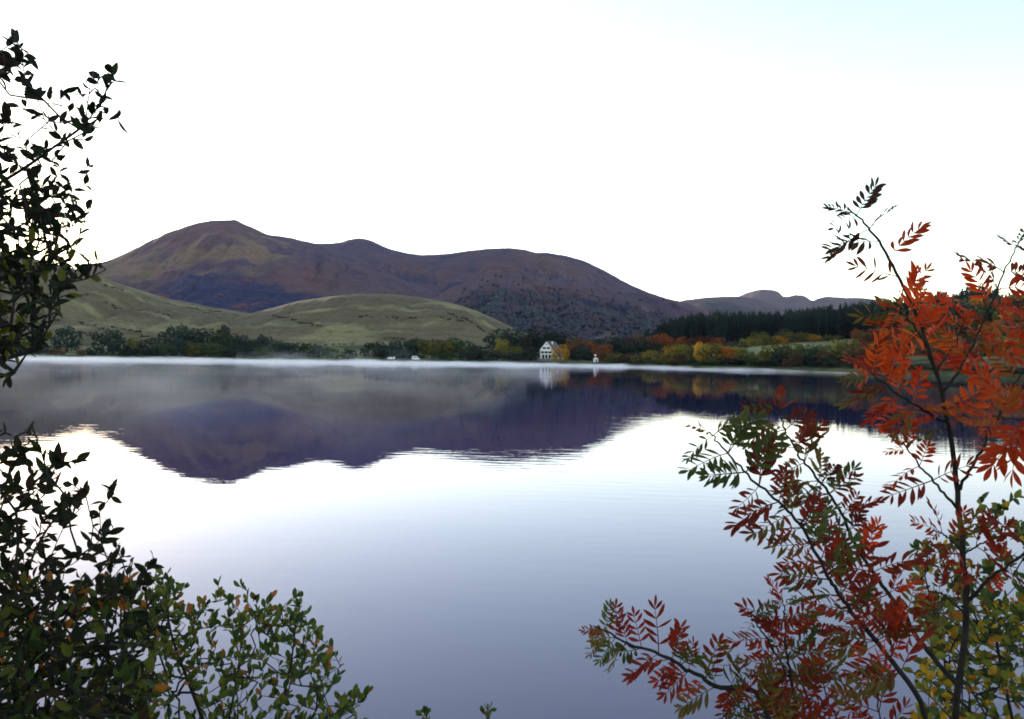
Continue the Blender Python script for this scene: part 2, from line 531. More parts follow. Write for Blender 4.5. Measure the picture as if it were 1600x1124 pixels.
spur, SP = hill('wooded_spur', [(610, 520), (650, 488), (685, 463), (705, 451), (740, 440), (775, 428), (800, 429), (830, 433), (870, 437), (905, 442), (935, 450), (965, 457), (1000, 465),
                                (1035, 475), (1072, 488), (1110, 500), (1160, 512), (1250, 528)],
                1650, 860, 14, MT['mountain'], 460, 190, 20, 4, 16, 190, 30, 80, seed=35, masks=mk_spur, crest=1.4, bow=0.45)
GH = hill('grassy_hill', [(-420, 380), (-200, 376), (0, 394), (50, 404), (100, 417), (140, 427), (172, 440), (205, 451), (262, 467), (320, 478), (370, 487), (405, 492), (450, 503), (520, 522)],  # unseen left end of the hill raised to keep the lake shaded
     900, 500, 0.0, MT['grass_hill'], 420, 170, 16, 6, 9.0, 100, 9.0, 40, seed=36, masks=mk_grass, crest=0.35, bow=0.15, step_shape=0.6)
GK = hill('grassy_knoll', [(330, 507), (385, 492), (420, 483), (470, 470), (520, 463), (562, 460), (610, 460), (650, 464), (700, 472), (742, 485), (782, 503), (815, 519), (845, 532), (880, 545)],
     780, 590, 3.0, MT['grass_hill'], 380, 120, 16, 6, 4.5, 80, 4.5, 34, seed=37, masks=mk_grass, crest=0.25, bow=0.5, step_shape=0.3)

# ------------------------------------------------------------------ far woods on the mountain flank, too many and too small to count
rng = np.random.default_rng(4)
ico = bmesh.new(); bmesh.ops.create_icosphere(ico, subdivisions=1, radius=1.0)
ICV = np.array([v.co[:] for v in ico.verts]); ICF = np.array([[v.index for v in f.verts] for f in ico.faces]); ico.free()
sel = np.argwhere((SP['wood'] + 0.25 * rng.normal(size=SP['wood'].shape) > 0.62) & (SP['T'] < 0.97) & (SP['PX'] > 650) & (SP['PX'] < 1150))
sel = sel[rng.permutation(len(sel))[:9000]]
vv, ff = [], []
for i, (a, b) in enumerate(sel):
    rad = rng.uniform(1.5, 3.2)
    p = np.array([SP['X'][a, b] + rng.normal() * 2, SP['Y'][a, b] + rng.normal() * 3, SP['Z'][a, b] + rad * 0.8])
    vv.append(ICV * rad * np.array([1, 1, rng.uniform(0.9, 1.5)]) * rng.uniform(0.75, 1.25, (len(ICV), 1)) + p)
    ff.append(ICF + i * len(ICV))
wm = mesh('distant_wood', np.concatenate(vv), np.concatenate(ff))
m_, t_, b_, o_ = mat('distant_wood_foliage')
k = NT(t_)
ps = k.n('ShaderNodeNewGeometry').outputs['Position']
cc = k.mix(k.ramp(k.noise(ps, 0.09, 2), 0.40, 0.66), (0.022, 0.026, 0.052), (0.052, 0.028, 0.042))  # bluish crown colours with the haze tint painted in
cc = k.mix(k.ramp(k.noise(ps, 0.016, 3), 0.48, 0.62), cc, (0.022, 0.034, 0.050))
k.link(cc, b_.inputs['Base Color']); b_.inputs['Roughness'].default_value = 0.95
wd = link('distant_wood', wm, m_)
wd['kind'] = 'stuff'
tag(wd, 'far off bluish woodland covering the lower flank of the mountain spur', 'woodland')


# lines of low scrub and gorse on the grassy slopes
vv, ff, nn_ = [], [], 0
for H_, lines, cnt_ in ((GK[1], [((560, .50), (780, .42)), ((600, .22), (760, .15)), ((700, .55), (800, .35)), ((430, .6), (500, .35))], 80),
                        (GH[1], [((70, .55), (330, .62)), ((60, .36), (260, .30)), ((150, .8), (350, .85)), ((60, .22), (160, .20)), ((200, .18), (330, .25))], 90)):
    XS = H_['PX'][:, 0]
    for (xa, ta), (xb, tb) in lines:
        for _ in range(cnt_):
            f = rng.random()
            if perlin(np.array([f * 9.0]), np.array([xa * 0.1]))[0] < -0.12: continue
            a = int(np.argmin(np.abs(XS - (xa + (xb - xa) * f))))
            b = int(np.argmin(np.abs(H_['T'][a] - (ta + (tb - ta) * f + rng.normal() * 0.006))))
            rad = rng.uniform(0.5, 1.2)
            p = np.array([H_['X'][a, b] + rng.normal(), H_['Y'][a, b] + rng.normal(), H_['Z'][a, b] + rad * 0.3])
            vv.append(ICV * rad * np.array([1.5, 1.2, 0.8]) * rng.uniform(0.7, 1.3, (len(ICV), 1)) + p)
            ff.append(ICF + nn_); nn_ += len(ICV)
so_ = link('hillside_scrub', mesh('hillside_scrub', np.concatenate(vv), np.concatenate(ff)), plain('scrub', (0.045, 0.042, 0.026), 0.95, 0.4, 0.4, 0.1))
so_['kind'] = 'stuff'
tag(so_, 'broken lines of low dark scrub across the grassy slopes', 'scrub')

# ------------------------------------------------------------------ far trees
def crown_mesh(seed, lobes=13, n=900, size=0.085, low=0.05, mid=0.46):
    """unit tree: height 1, width about 1; many small leaf clumps on overlapping lobes"""
    g = np.random.default_rng(seed)
    L = [(np.array([0, 0, mid]), np.array([0.33, 0.33, 0.40]))]
    for i in range(lobes):
        a = i * 2.4 + g.uniform(-.5, .5); h = 0.10 + 0.76 * (i + g.uniform(0, 1)) / lobes
        env = 0.5 * math.sqrt(max(0.02, 1 - ((h - mid) / 0.60) ** 2))
        rr_ = g.uniform(0.14, 0.23)
        d = max(0.03, env - rr_ * 0.8) * g.uniform(0.85, 1.2)
        L.append((np.array([math.cos(a) * d, math.sin(a) * d, h]), np.array([rr_ * 1.1, rr_ * 1.1, rr_])))
    V, Fc = [], []
    while len(Fc) < n:
        c, rad = L[g.integers(len(L))]
        d = g.normal(size=3); d /= np.linalg.norm(d)
        p = c + d * rad * g.uniform(0.74, 1.10)
        if p[2] < low + 0.06 * g.random(): continue
        if any(np.sum(((p - c2) / r2) ** 2) < 0.5 for c2, r2 in L): continue
        nn = d + g.normal(size=3) * 0.5; nn /= np.linalg.norm(nn)
        a = np.cross(nn, g.normal(size=3)); a /= np.linalg.norm(a); b = np.cross(nn, a)
        s = size * g.uniform(0.6, 1.35)
        i = len(V)
        V += [p + a * s * 0.5, p + b * s * 0.42 + nn * s * 0.12, p - a * s * 0.5, p - b * s * 0.42 + nn * s * 0.1]
        Fc.append((i, i + 1, i + 2, i + 3))
    return mesh('crown', np.array(V), np.array(Fc))


def trunk_mesh(seed, conifer=False):
    g = np.random.default_rng(seed)
    V, Fc = [], []

    def limb(p0, p1, r0, r1, sides=6):
        p0, p1 = np.array(p0), np.array(p1)
        d = p1 - p0; d /= np.linalg.norm(d)
        a = np.cross(d, [0.3, 0.9, 0.1]); a /= np.linalg.norm(a); b = np.cross(d, a)
        i = len(V)
        for p, r in ((p0, r0), (p1, r1)):
            for j in range(sides):
                t = 2 * math.pi * j / sides
                V.append(p + (a * math.cos(t) + b * math.sin(t)) * r)
        for j in range(sides):
            Fc.append((i + j, i + (j + 1) % sides, i + sides + (j + 1) % sides, i + sides + j))
    if conifer:
        limb((0, 0, -0.04), (0, 0, 0.5), 0.030, 0.018)
        limb((0, 0, 0.5), (0, 0, 0.97), 0.018, 0.004)
    else:
        limb((0, 0, -0.06), (0.01, 0, 0.34), 0.042, 0.028)
        for i in range(5):
            a = i * 2.1 + g.uniform(-.4, .4)
            limb((0.01, 0, g.uniform(0.24, 0.36)), (math.cos(a) * 0.25, math.sin(a) * 0.25, g.uniform(0.5, 0.75)), 0.02, 0.007, 5)
        limb((0.01, 0, 0.34), (0.0, 0.02, 0.8), 0.026, 0.006, 5)
    return mesh('trunk', np.array(V), np.array(Fc))


def conifer_mesh(seed):
    g = np.random.default_rng(seed)
    V, Fc = [], []
    tiers = 17
    for i in range(tiers):
        h = 0.10 + 0.88 * (i / (tiers - 1)) ** 0.95
        rad = (1 - h) ** 0.62 * 0.42 + 0.02
        nb = int(6 + 6 * (1 - h))
        for j in range(nb):
            a = 2 * math.pi * (j + g.random() * 0.8) / nb + i
            L = rad * g.uniform(0.65, 1.2)
            d = np.array([math.cos(a), math.sin(a), 0]); s = np.array([-math.sin(a), math.cos(a), 0])
            p = np.array([0, 0, h + g.uniform(-.015, .015)])
            dr = g.uniform(0.10, 0.32)
            wv = L * g.uniform(0.22, 0.36)
            k0 = len(V)
            V += [p, p + d * L * 0.5 + s * wv + [0, 0, -dr * L * .5], p + d * L + [0, 0, -dr * L], p + d * L * 0.5 - s * wv + [0, 0, -dr * L * .5],
                  p + d * L * 0.45 + [0, 0, -dr * L * 0.2 - 0.05]]
            Fc += [(k0, k0 + 1, k0 + 2, k0 + 3), (k0, k0 + 4, k0 + 2, k0 + 1)]
    return mesh('crown', np.array(V), np.array(Fc))


CROWN = [crown_mesh(10 + i) for i in range(6)]
BUSH = [crown_mesh(30 + i, 12, 800, 0.095, 0.0, 0.40) for i in range(4)]
CONE = [conifer_mesh(50 + i) for i in range(6)]
TRUNK = [trunk_mesh(70 + i) for i in range(3)]
CTRUNK = trunk_mesh(80, True)
rnd = random.Random(7)
PAL = dict(dark=(0.022, 0.034, 0.026), teal=(0.026, 0.042, 0.034), green=(0.042, 0.062, 0.024), olive=(0.105, 0.095, 0.022),
           yellowgreen=(0.19, 0.16, 0.025), yellow=(0.42, 0.25, 0.02), gold=(0.34, 0.165, 0.018), orange=(0.36, 0.12, 0.015), rust=(0.21, 0.060, 0.020),
           brown=(0.095, 0.055, 0.030), grey=(0.075, 0.072, 0.052), purple=(0.055, 0.035, 0.035), maroon=(0.10, 0.026, 0.016), conifer=(0.012, 0.026, 0.022))


ADJ = dict(dark='dark green', teal='blue green', green='mid green', olive='olive green', yellowgreen='yellow green', yellow='yellow', gold='golden yellow', orange='orange',
           rust='rust red', brown='brown', grey='grey green', purple='purplish', maroon='copper red', conifer='dark')


def jit(c, a=0.18):
    f = rnd.uniform(1 - a, 1 + a)
    return tuple(max(0.004, v * f * rnd.uniform(0.92, 1.08)) for v in c) + (1.0,)


def far_tree(px, top, Y, wpx, colour, label, group=None, name='tree', kind='crown', sink=0.25, cat='tree'):
    if kind != 'cone': Y = Y + shift(px)
    X = at(px, 560, Y)[0]
    gz = float(ground_z(X, Y))
    h = max(2.2, at(px, top, Y)[2] - gz)
    wd_ = max(0.8, wpx * Y / FPX)
    o = thing(name, label, cat, (X, Y, gz - sink), rnd.uniform(0, 6.28), group)
    src = {'crown': CROWN, 'bush': BUSH, 'cone': CONE}[kind]
    c = link('crown', rnd.choice(src), MT['conifer' if kind == 'cone' else 'far_leaf'], o)
    c.color = jit(PAL[colour])
    tm = CTRUNK if kind == 'cone' else rnd.choice(TRUNK)
    t = link('trunk', tm, MT['far_bark'], o)
    wx = wd_ * (1.22 if kind != 'cone' else 1.2)
    for p in (c, t): p.scale = (wx, wx * rnd.uniform(0.85, 1.15), (h + sink) * 1.04)
    return o


GRP_L = 'dark shrubs along the meadow shore'
LB_L = ' rounded shrub in the shore thicket below the grassy hill'
far_tree(105, 513, 440, 38, 'teal', 'lone round dark green tree on the shore below the grassy hill')
far_tree(170, 516, 432, 36, 'teal', 'round dark tree standing behind lower shrubs where the shore thicket starts')
far_tree(213, 529, 415, 26, 'olive', 'olive yellowish shrub among dark shrubs on the meadow shore', None, 'shrub', 'bush', cat='shrub')
for px, top, Y, wpx, c in [(187, 530, 412, 32, 'teal'), (232, 529, 414, 28, 'dark'), (255, 536, 410, 26, 'green'), (278, 532, 413, 28, 'teal'),
                           (18, 534, 412, 32, 'dark'), (45, 538, 405, 30, 'teal'), (72, 541, 405, 28, 'dark'), (88, 546, 402, 22, 'brown'), (130, 546, 405, 20, 'brown'), (150, 543, 407, 24, 'dark'),
                           (268, 511, 468, 30, 'teal'), (296, 516, 458, 36, 'teal'), (322, 516, 456, 34, 'dark'), (350, 520, 450, 42, 'green'), (376, 526, 440, 30, 'teal'),
                           (398, 531, 436, 34, 'dark'), (328, 537, 420, 44, 'green'), (304, 536, 418, 30, 'olive'), (412, 525, 470, 24, 'teal'), (436, 533, 440, 32, 'teal'), (366, 540, 420, 34, 'dark'),
                           (462, 535, 438, 30, 'teal'), (484, 537, 440, 28, 'green'), (446, 541, 424, 28, 'dark'), (414, 542, 422, 26, 'green'), (503, 541, 436, 24, 'teal'), (350, 508, 500, 16, 'dark'), (285, 508, 490, 18, 'dark'),
                           (240, 543, 407, 26, 'teal'), (200, 545, 406, 24, 'dark'), (520, 545, 432, 20, 'green'), (545, 546, 432, 20, 'teal'), (0, 528, 425, 30, 'teal'), (-25, 530, 420, 34, 'dark')]:
    far_tree(px, top, Y, wpx, c, ADJ[c] + LB_L + (' at the waterline' if Y < 424 else ' behind the front row'), GRP_L, 'shrub', 'bush', cat='shrub')
LB_C = ' bushy tree in the shore clump around the parked white vans'
GRP_C = 'trees round the parked vans'
for px, top, Y, wpx, c in [(586, 536, 452, 36, 'dark'), (606, 543, 446, 26, 'dark'), (630, 532, 456, 36, 'dark'), (652, 531, 462, 26, 'green'), (640, 546, 444, 22, 'teal'),
                           (745, 541, 452, 26, 'teal'), (762, 547, 448, 34, 'dark'), (735, 549, 444, 26, 'teal'), (778, 552, 445, 24, 'dark'), (616, 551, 440, 20, 'teal')]:
    far_tree(px, top, Y, wpx, c, ADJ[c] + LB_C, GRP_C)
for px, top, Y, wpx, c in [(675, 531, 456, 40, 'olive'), (696, 534, 454, 34, 'olive'), (718, 531, 458, 46, 'green'), (690, 547, 446, 30, 'green')]:
    far_tree(px, top, Y, wpx, c, 'broad olive green tree rising behind the misty shore beside the parked white vans', 'olive trees by the vans')
far_tree(789, 516, 520, 48, 'teal', 'big dark bluish tree at the foot of the knoll left standing beside the house')
far_tree(783, 531, 490, 18, 'yellowgreen', 'small yellow green tree in front of the big dark tree by the knoll')
far_tree(796, 541, 465, 30, 'olive', 'rounded olive tree on the shore between the knoll and the white house')
LB_H = ' tree of the dense grove around the white house'
for px, top, Y, wpx, c in [(812, 526, 530, 32, 'purple'), (828, 519, 540, 40, 'dark'), (848, 514, 535, 48, 'dark'), (866, 519, 540, 36, 'dark'), (886, 524, 540, 36, 'dark'), (815, 541, 480, 28, 'dark'),
                           (828, 549, 468, 24, 'dark'), (806, 552, 458, 24, 'teal'), (903, 541, 486, 24, 'dark'), (918, 546, 474, 28, 'dark'), (945, 529, 540, 40, 'dark'), (975, 528, 530, 44, 'dark'),
                           (960, 536, 510, 36, 'dark'), (990, 536, 500, 34, 'dark'), (925, 532, 530, 30, 'teal'), (1010, 532, 500, 30, 'dark'), (1030, 538, 480, 26, 'dark')]:
    far_tree(px, top, Y, wpx, c, ADJ[c] + LB_H, 'dark grove by the house')
far_tree(875, 541, 452, 20, 'gold', 'golden yellow tree on the shore beside the white house')
LB_R = ' tree on the shore between the white house and conifer forest'
for px, top, Y, wpx, c in [(900, 529, 525, 34, 'brown'), (915, 534, 510, 26, 'rust'), (893, 541, 492, 22, 'rust'), (905, 536, 500, 26, 'brown'), (941, 537, 455, 28, 'rust'), (948, 549, 446, 24, 'brown'),
                           (1000, 524, 520, 32, 'brown'), (1035, 521, 505, 26, 'rust'), (1068, 528, 470, 24, 'rust'), (1020, 526, 510, 24, 'brown'), (1085, 527, 460, 24, 'maroon'), (1120, 529, 440, 24, 'rust'), (1103, 527, 450, 24, 'maroon'),
                           (1150, 534, 420, 30, 'grey'), (985, 528, 515, 22, 'purple')]:
    far_tree(px, top, Y, wpx, c, ADJ[c] + LB_R, 'rust trees on the wooded shore')
LB_O = ' autumn tree in the tall row along the wooded shore'
for px, top, Y, wpx, c in [(960, 553, 440, 24, 'olive'), (985, 553, 434, 32, 'brown'), (1016, 547, 424, 20, 'yellowgreen'), (1034, 552, 414, 22, 'olive'), (1052, 541, 404, 30, 'gold'), (1064, 540, 402, 30, 'yellowgreen'), (1046, 550, 402, 24, 'olive'),
                           (1080, 538, 394, 32, 'olive'), (1098, 537, 386, 22, 'gold'), (1113, 539, 380, 34, 'olive'), (1133, 542, 374, 24, 'orange'), (1150, 542, 372, 28, 'yellowgreen'), (1165, 549, 364, 26, 'olive'),
                           (970, 559, 436, 26, 'grey'), (1003, 558, 424, 28, 'olive'), (1070, 552, 394, 30, 'brown')]:
    far_tree(px, top, Y, wpx, c, ADJ[c] + LB_O, 'yellow and orange shore trees')
LB_G = ' low tree hanging over the water on the wooded shore'
for px, top, Y, wpx, c in [(1140, 560, 366, 38, 'dark'), (1094, 562, 384, 40, 'teal'), (1112, 566, 374, 30, 'green'), (1165, 563, 356, 34, 'dark'), (1060, 564, 398, 26, 'brown'), (1030, 564, 410, 28, 'green'), (1186, 563, 348, 30, 'green'),
                           (1210, 566, 340, 34, 'dark'), (1236, 572, 331, 24, 'dark'), (1258, 566, 327, 36, 'dark'), (1285, 566, 314, 34, 'dark'), (1310, 564, 302, 36, 'dark'), (1340, 568, 288, 34, 'teal'), (1372, 570, 274, 36, 'dark'), (1405, 574, 262, 36, 'teal'),
                           (1440, 572, 250, 40, 'dark'), (1480, 576, 236, 40, 'green'), (1520, 578, 222, 44, 'dark'), (1565, 580, 208, 48, 'green'), (1610, 582, 194, 50, 'dark')]:
    far_tree(px, top, Y, wpx, c, ADJ[c] + LB_G, 'low green shore trees')
LB_OL = ' tree in the shore row in front of the pale clearing'
for px, top, Y, wpx, c in [(1188, 551, 346, 26, 'olive'), (1206, 541, 340, 28, 'olive'), (1222, 537, 338, 28, 'green'), (1240, 538, 334, 28, 'olive'), (1258, 541, 328, 30, 'green'), (1274, 542, 324, 28, 'green'), (1290, 548, 318, 26, 'brown'),
                           (1246, 554, 324, 18, 'brown'), (1231, 562, 327, 15, 'brown'), (1306, 534, 318, 34, 'olive'), (1326, 530, 310, 34, 'olive'), (1342, 542, 300, 30, 'brown'), (1215, 552, 334, 24, 'dark'), (1265, 556, 322, 24, 'dark'), (1300, 558, 310, 26, 'dark'), (1175, 557, 349, 22, 'green')]:
    far_tree(px, top, Y, wpx, c, ADJ[c] + LB_OL, 'olive shore trees by the clearing')
LB_Y = ' small tree along the upper edge of the pale clearing below the conifers'
for px, top, Y, wpx, c in [(1163, 530, 470, 14, 'yellowgreen'), (1178, 529, 475, 20, 'yellowgreen'), (1196, 524, 480, 28, 'olive'), (1217, 526, 482, 20, 'gold'), (1240, 519, 490, 32, 'olive'), (1273, 523, 488, 18, 'gold'), (1256, 521, 500, 24, 'grey'),
                           (1186, 520, 500, 26, 'olive'), (1300, 524, 480, 26, 'olive'), (1225, 516, 505, 26, 'grey')]:
    far_tree(px, top, Y, wpx, c, ADJ[c] + LB_Y, 'trees at the edge of the clearing')
for px, top, Y, wpx in [(1192, 508, 530, 34), (1207, 502, 540, 40), (1225, 505, 535, 36)]:
    far_tree(px, top, Y, wpx, 'maroon', 'large copper brown broadleaf tree in front of the dark conifer forest', 'copper trees before the conifers')
# mixed autumn wood on the near slope, seen between the red rowan leaves
LB_M = ' broadleaf tree in the mixed autumn wood on the near slope'
for i in range(210):
    px = rnd.uniform(1335, 1660)
    f = (px - 1335) / 325
    d = rnd.random() ** 0.8
    Y = 300 - 105 * f + d * (110 + 40 * f) + 6 + shift(px)
    top_ridge = np.interp(px, [1335, 1380, 1420, 1470, 1520, 1600, 1660], [528, 505, 478, 456, 448, 438, 432])
    top = top_ridge + (1 - d) * (590 - top_ridge) * 0.8 + rnd.uniform(0, 14)
    hm = at(px, top, Y)[2] - float(ground_z(at(px, 560, Y)[0], Y))
    hm = min(max(hm, 6), 17)
    top = 0
    X = at(px, 560, Y)[0]
    gz = float(ground_z(X, Y))
    yy = CY
    # image row of a point hm above the ground there
    P = np.array([X, Y, gz + hm]) - CAM
    top = CY - FPX * (P @ up) / (P @ fwd)
    c = rnd.choice(['rust', 'brown', 'rust', 'olive', 'maroon', 'green', 'brown', 'orange', 'dark', 'olive'])
    far_tree(px, top, Y - shift(px), rnd.uniform(0.85, 1.25) * hm * 0.8 * FPX / Y, c, ADJ[c] + LB_M, 'autumn trees on the near slope')
far_tree(1482, 470, 300, 64, 'dark', 'big rounded dark green tree among the rust coloured trees of the near slope')

# conifer forest on the hillside
LB_F = 'tall dark conifer in the forest covering the hillside behind the clearing'
cnt = 0
REST = []
for i in range(4000):
    px = rnd.uniform(1005, 1560)
    edge = np.interp(px, [1005, 1040, 1150, 1170, 1330, 1400, 1560], [570, 560, 545, 540, 535, 480, 450])
    Y = edge + rnd.uniform(0, 1) ** 1.1 * np.interp(px, [1005, 1060, 1200, 1560], [30, 110, 200, 200])
    X = at(px, 560, Y)[0]
    gz = float(ground_z(X, Y))
    lim = np.interp(px, [1005, 1030, 1060, 1100, 1140, 1165, 1200, 1260, 1330, 1400, 1450, 1560], [524, 506, 496, 488, 484, 488, 488, 480, 472, 466, 458, 442])
    hm = rnd.uniform(18, 27)
    P = np.array([X, Y, gz + hm]) - CAM
    top = CY - FPX * (P @ up) / (P @ fwd)
    if top < lim:
        top = lim + rnd.uniform(-2, 11)
    if at(px, top, Y)[2] - gz < 8: continue
    if cnt >= 298:
        REST.append((X, Y, gz, at(px, top, Y)[2] - gz, rnd.uniform(2.8, 4.4)))
        if len(REST) >= 800: break
        continue
    far_tree(px, top, Y, rnd.uniform(6.0, 9.0) * FPX / Y, 'conifer', LB_F, 'conifers of the hillside forest', 'conifer_tree', 'cone')
    cnt += 1
V, Fc, n0 = [], [], 0
for X, Y, gz, h, r_ in REST:
    me = rnd.choice(CONE + CROWN[:4])
    cv = np.empty(len(me.vertices) * 3); me.vertices.foreach_get('co', cv); cv = cv.reshape(-1, 3)
    cf = np.array([p.vertices[:] for p in me.polygons])
    V.append(cv * [r_ * 2, r_ * 2, h] + [X, Y, gz - 0.3]); Fc.append(cf + n0); n0 += len(cv)
fo = link('conifer_forest', mesh('conifer_forest', np.concatenate(V), np.concatenate(Fc)), MT['conifer'])
fo.color = PAL['conifer'] + (1.0,)
fo['kind'] = 'stuff'
tag(fo, 'remaining mass of dark conifers filling the hillside forest', 'forest')


# ------------------------------------------------------------------ the white house
def prism(name, prof, y0, y1):
    """profile in x-z extruded along y"""
    n = len(prof)
    V = [(x, y0, z) for x, z in prof] + [(x, y1, z) for x, z in prof]
    Fc = [tuple(range(n)), tuple(range(2 * n - 1, n - 1, -1))]
    for i in range(n):
        j = (i + 1) % n
        Fc.append((i, i + n, j + n, j))
    return mesh(name, V, Fc)


HY = 480.0 + shift(854)
hp = at(854.5, 560.5, HY)
house = thing('house', 'white gabled house with slate roof and dark shuttered windows on the lake shore', 'house', (hp[0], HY, hp[2]), R(-32))
HW, HD = 5.6, 11.0
prof = [(-HW, -1.2), (HW, -1.2), (HW, 3.9), (0.0, 11.0), (-HW, 5.6)]
prof = [(-5.2, -1.2), (6.6, -1.2), (6.6, 3.7), (-0.4, 11.2), (-5.2, 5.9)]
link('wall', prism('house_wall', prof, 0, HD), MT['white_wall'], house)


def slab(name, a, b, th, y0, y1):
    a, b = np.array(a, float), np.array(b, float)
    d = (b - a) / np.linalg.norm(b - a); n = np.array([-d[1], d[0]])
    if n[1] < 0: n = -n
    return prism(name, [tuple(a + n * .03), tuple(b + n * .03), tuple(b + n * th), tuple(a + n * th)], y0, y1)


link('roof', slab('house_roof', (-0.4, 11.2), (7.3, 2.95), 0.28, -0.35, HD + 0.4), MT['slate'], house)
rf = link('roof', slab('house_roof', (-0.42, 11.2), (-5.9, 5.13), 0.27, -0.352, HD + 0.402), MT['slate'], house)
link('chimney', boxes('chimney', [(1.0, 1.8, 4.0, 4.7, 8.6, 11.3)], 0.04), MT['white_wall'], rf)


def window(x, z, w_, h_, shut=True, name='window'):
    f = link(name, boxes('window_frame', [(x - w_ / 2, x + w_ / 2, -0.09, 0.0, z, z + h_)]), MT['frame'], house)
    hw = w_ / 2 - 0.07
    link('pane', boxes('pane', [(x - hw, x - 0.04, -0.10, -0.088, z + .07, z + h_ - .07)]), MT['glass'], f)
    link('pane', boxes('pane', [(x + 0.04, x + hw, -0.10, -0.088, z + .07, z + h_ - .07)]), MT['glass'], f)
    if shut:
        for s in (-1, 1):
            c = x + s * (w_ / 2 + 0.36)
            link('shutter', boxes('shutter', [(c - .33, c + .33, -0.07, -0.005, z - .02, z + h_ + .02)]), MT['shutter'], f)


window(-0.4, 8.7, 0.7, 0.8, False)
for x in (-2.0, 1.1): window(x, 6.2, 1.0, 1.25)
for x in (-3.3, -0.5, 2.3): window(x, 3.4, 1.0, 1.3)
for x in (-2.7, -0.3, 2.0): window(x, 0.05, 1.5, 2.5, False, 'glazed_door')
window(5.0, 0.9, 1.3, 1.0, False)
terr = thing('terrace', 'low stone terrace wall in front of the white house', 'terrace', (hp[0], HY, hp[2]), R(-10))
cbl = [(-10.5 + i * 1.5, -10.5 + i * 1.5 + 1.46, -6.0 + 0.05 * (i % 2), -5.5, -2.6, -0.1 + 0.06 * ((i * 7) % 3)) for i in range(14)]
for b in cbl: link('wall_block', boxes('wall_block', [b], 0.03), MT['stone'], terr)
link('terrace_floor', boxes('terrace_floor', [(-10.4, 10.3, -5.49, 2.0, -2.6, -0.12)]), MT['stone'], terr)


# ------------------------------------------------------------------ vans, boats, hut, cattle
def van(px, Y, label, L=5.2, H=2.5, W=2.0, rz=0.0):
    Y = Y + shift(px)
    X = at(px, 560, Y)[0]
    gz = float(ground_z(X, Y))
    o = thing('van', label, 'van', (X, Y, gz), rz)
    pf = [(-L / 2, 0.35), (L / 2 - 0.1, 0.35), (L / 2, 0.9), (L / 2 - 0.75, 1.15), (L / 2 - 1.35, H * 0.86), (L / 2 - 1.9, H), (-L / 2 + 0.15, H), (-L / 2, H - 0.25)]
    link('body', prism('van_body', pf, -W / 2, W / 2), MT['white_paint'], o)
    for s in (-1, 1):
        link('window', boxes('van_window', [(-L / 2 + 0.6, -0.2, s * (W / 2) - 0.012, s * (W / 2) + 0.012, 1.35, 2.0)]), MT['glass'], o)
        link('window', boxes('van_window', [(0.2, L / 2 - 1.5, s * (W / 2) - 0.012, s * (W / 2) + 0.012, 1.25, 1.95)]), MT['glass'], o)
        for x in (-L / 2 + 0.95, L / 2 - 0.95):
            V, Fc = [], []
            for j in range(14):
                t = j / 14 * 2 * math.pi
                V += [(x + .33 * math.cos(t), s * (W / 2 - .2), .33 + .33 * math.sin(t)), (x + .33 * math.cos(t), s * (W / 2 + .02), .33 + .33 * math.sin(t))]
            for j in range(14):
                a, b = 2 * j, 2 * ((j + 1) % 14)
                Fc.append((a, b, b + 1, a + 1))
            Fc.append(tuple(range(1, 28, 2))); Fc.append(tuple(range(26, -1, -2)))
            link('wheel', mesh('wheel', V, Fc), MT['tyre'], o)
    link('windscreen', prism('windscreen', [(L / 2 - 0.82, 1.2), (L / 2 - 1.3, H * 0.83), (L / 2 - 1.28, H * 0.85), (L / 2 - 0.78, 1.2)], -W / 2 + .15, W / 2 - .15), MT['glass'], o)
    return o


van(650, 437, 'white camper van parked under the olive trees on the misty shore', 4.6, 2.4, 2.0, R(8))
van(611, 434, 'white van half hidden in mist beside the dark shore trees', 4.4, 1.9, 1.8, R(175))


def boat(px, Y, label, L=4.6, rz=0.0, z=None, group=None):
    Y = Y + shift(px)
    X = at(px, 560, Y)[0]
    gz = float(ground_z(X, Y)) if z is None else z
    o = thing('rowing_boat', label, 'boat', (X, Y, gz), rz, group)
    st = np.linspace(0, 1, 11)
    V, Fc = [], []
    for t in st:
        wv = 0.75 * math.sin(math.pi * min(1, 0.22 + 0.78 * (1 - t) ** 0.75)) ** 0.7 if t < 1 else 0.02
        wv = 0.72 * (1 - t ** 3.2)
        sh = 0.62 + 0.22 * t * t
        for u in (-1, -0.75, 0, 0.75, 1):
            V.append(((t - 0.5) * L, u * wv, sh if abs(u) == 1 else (0.12 if abs(u) == .75 else 0.0) + 0.12 * t * t))
    for i in range(10):
        for j in range(4):
            a = i * 5 + j
            Fc.append((a, a + 1, a + 6, a + 5))
    Fc.append((4, 3, 2, 1, 0))
    me = mesh('hull', V, Fc)
    h = link('hull', me, MT['white_paint'], o)
    md = h.modifiers.new('thick', 'SOLIDIFY'); md.thickness = 0.05
    for x in (-0.9, 0.5):
        link('thwart', boxes('thwart', [(x - .14, x + .14, -.6, .6, .42, .46)]), MT['wood'], o)
    return o


boat(944, 436, 'white rowing boat moored beside the little white boat hut', 4.4, R(20), 0.0)
boat(1172, 352.5, 'white rowing boat drawn up under the dark trees of the wooded shore', 3.6, R(-25))

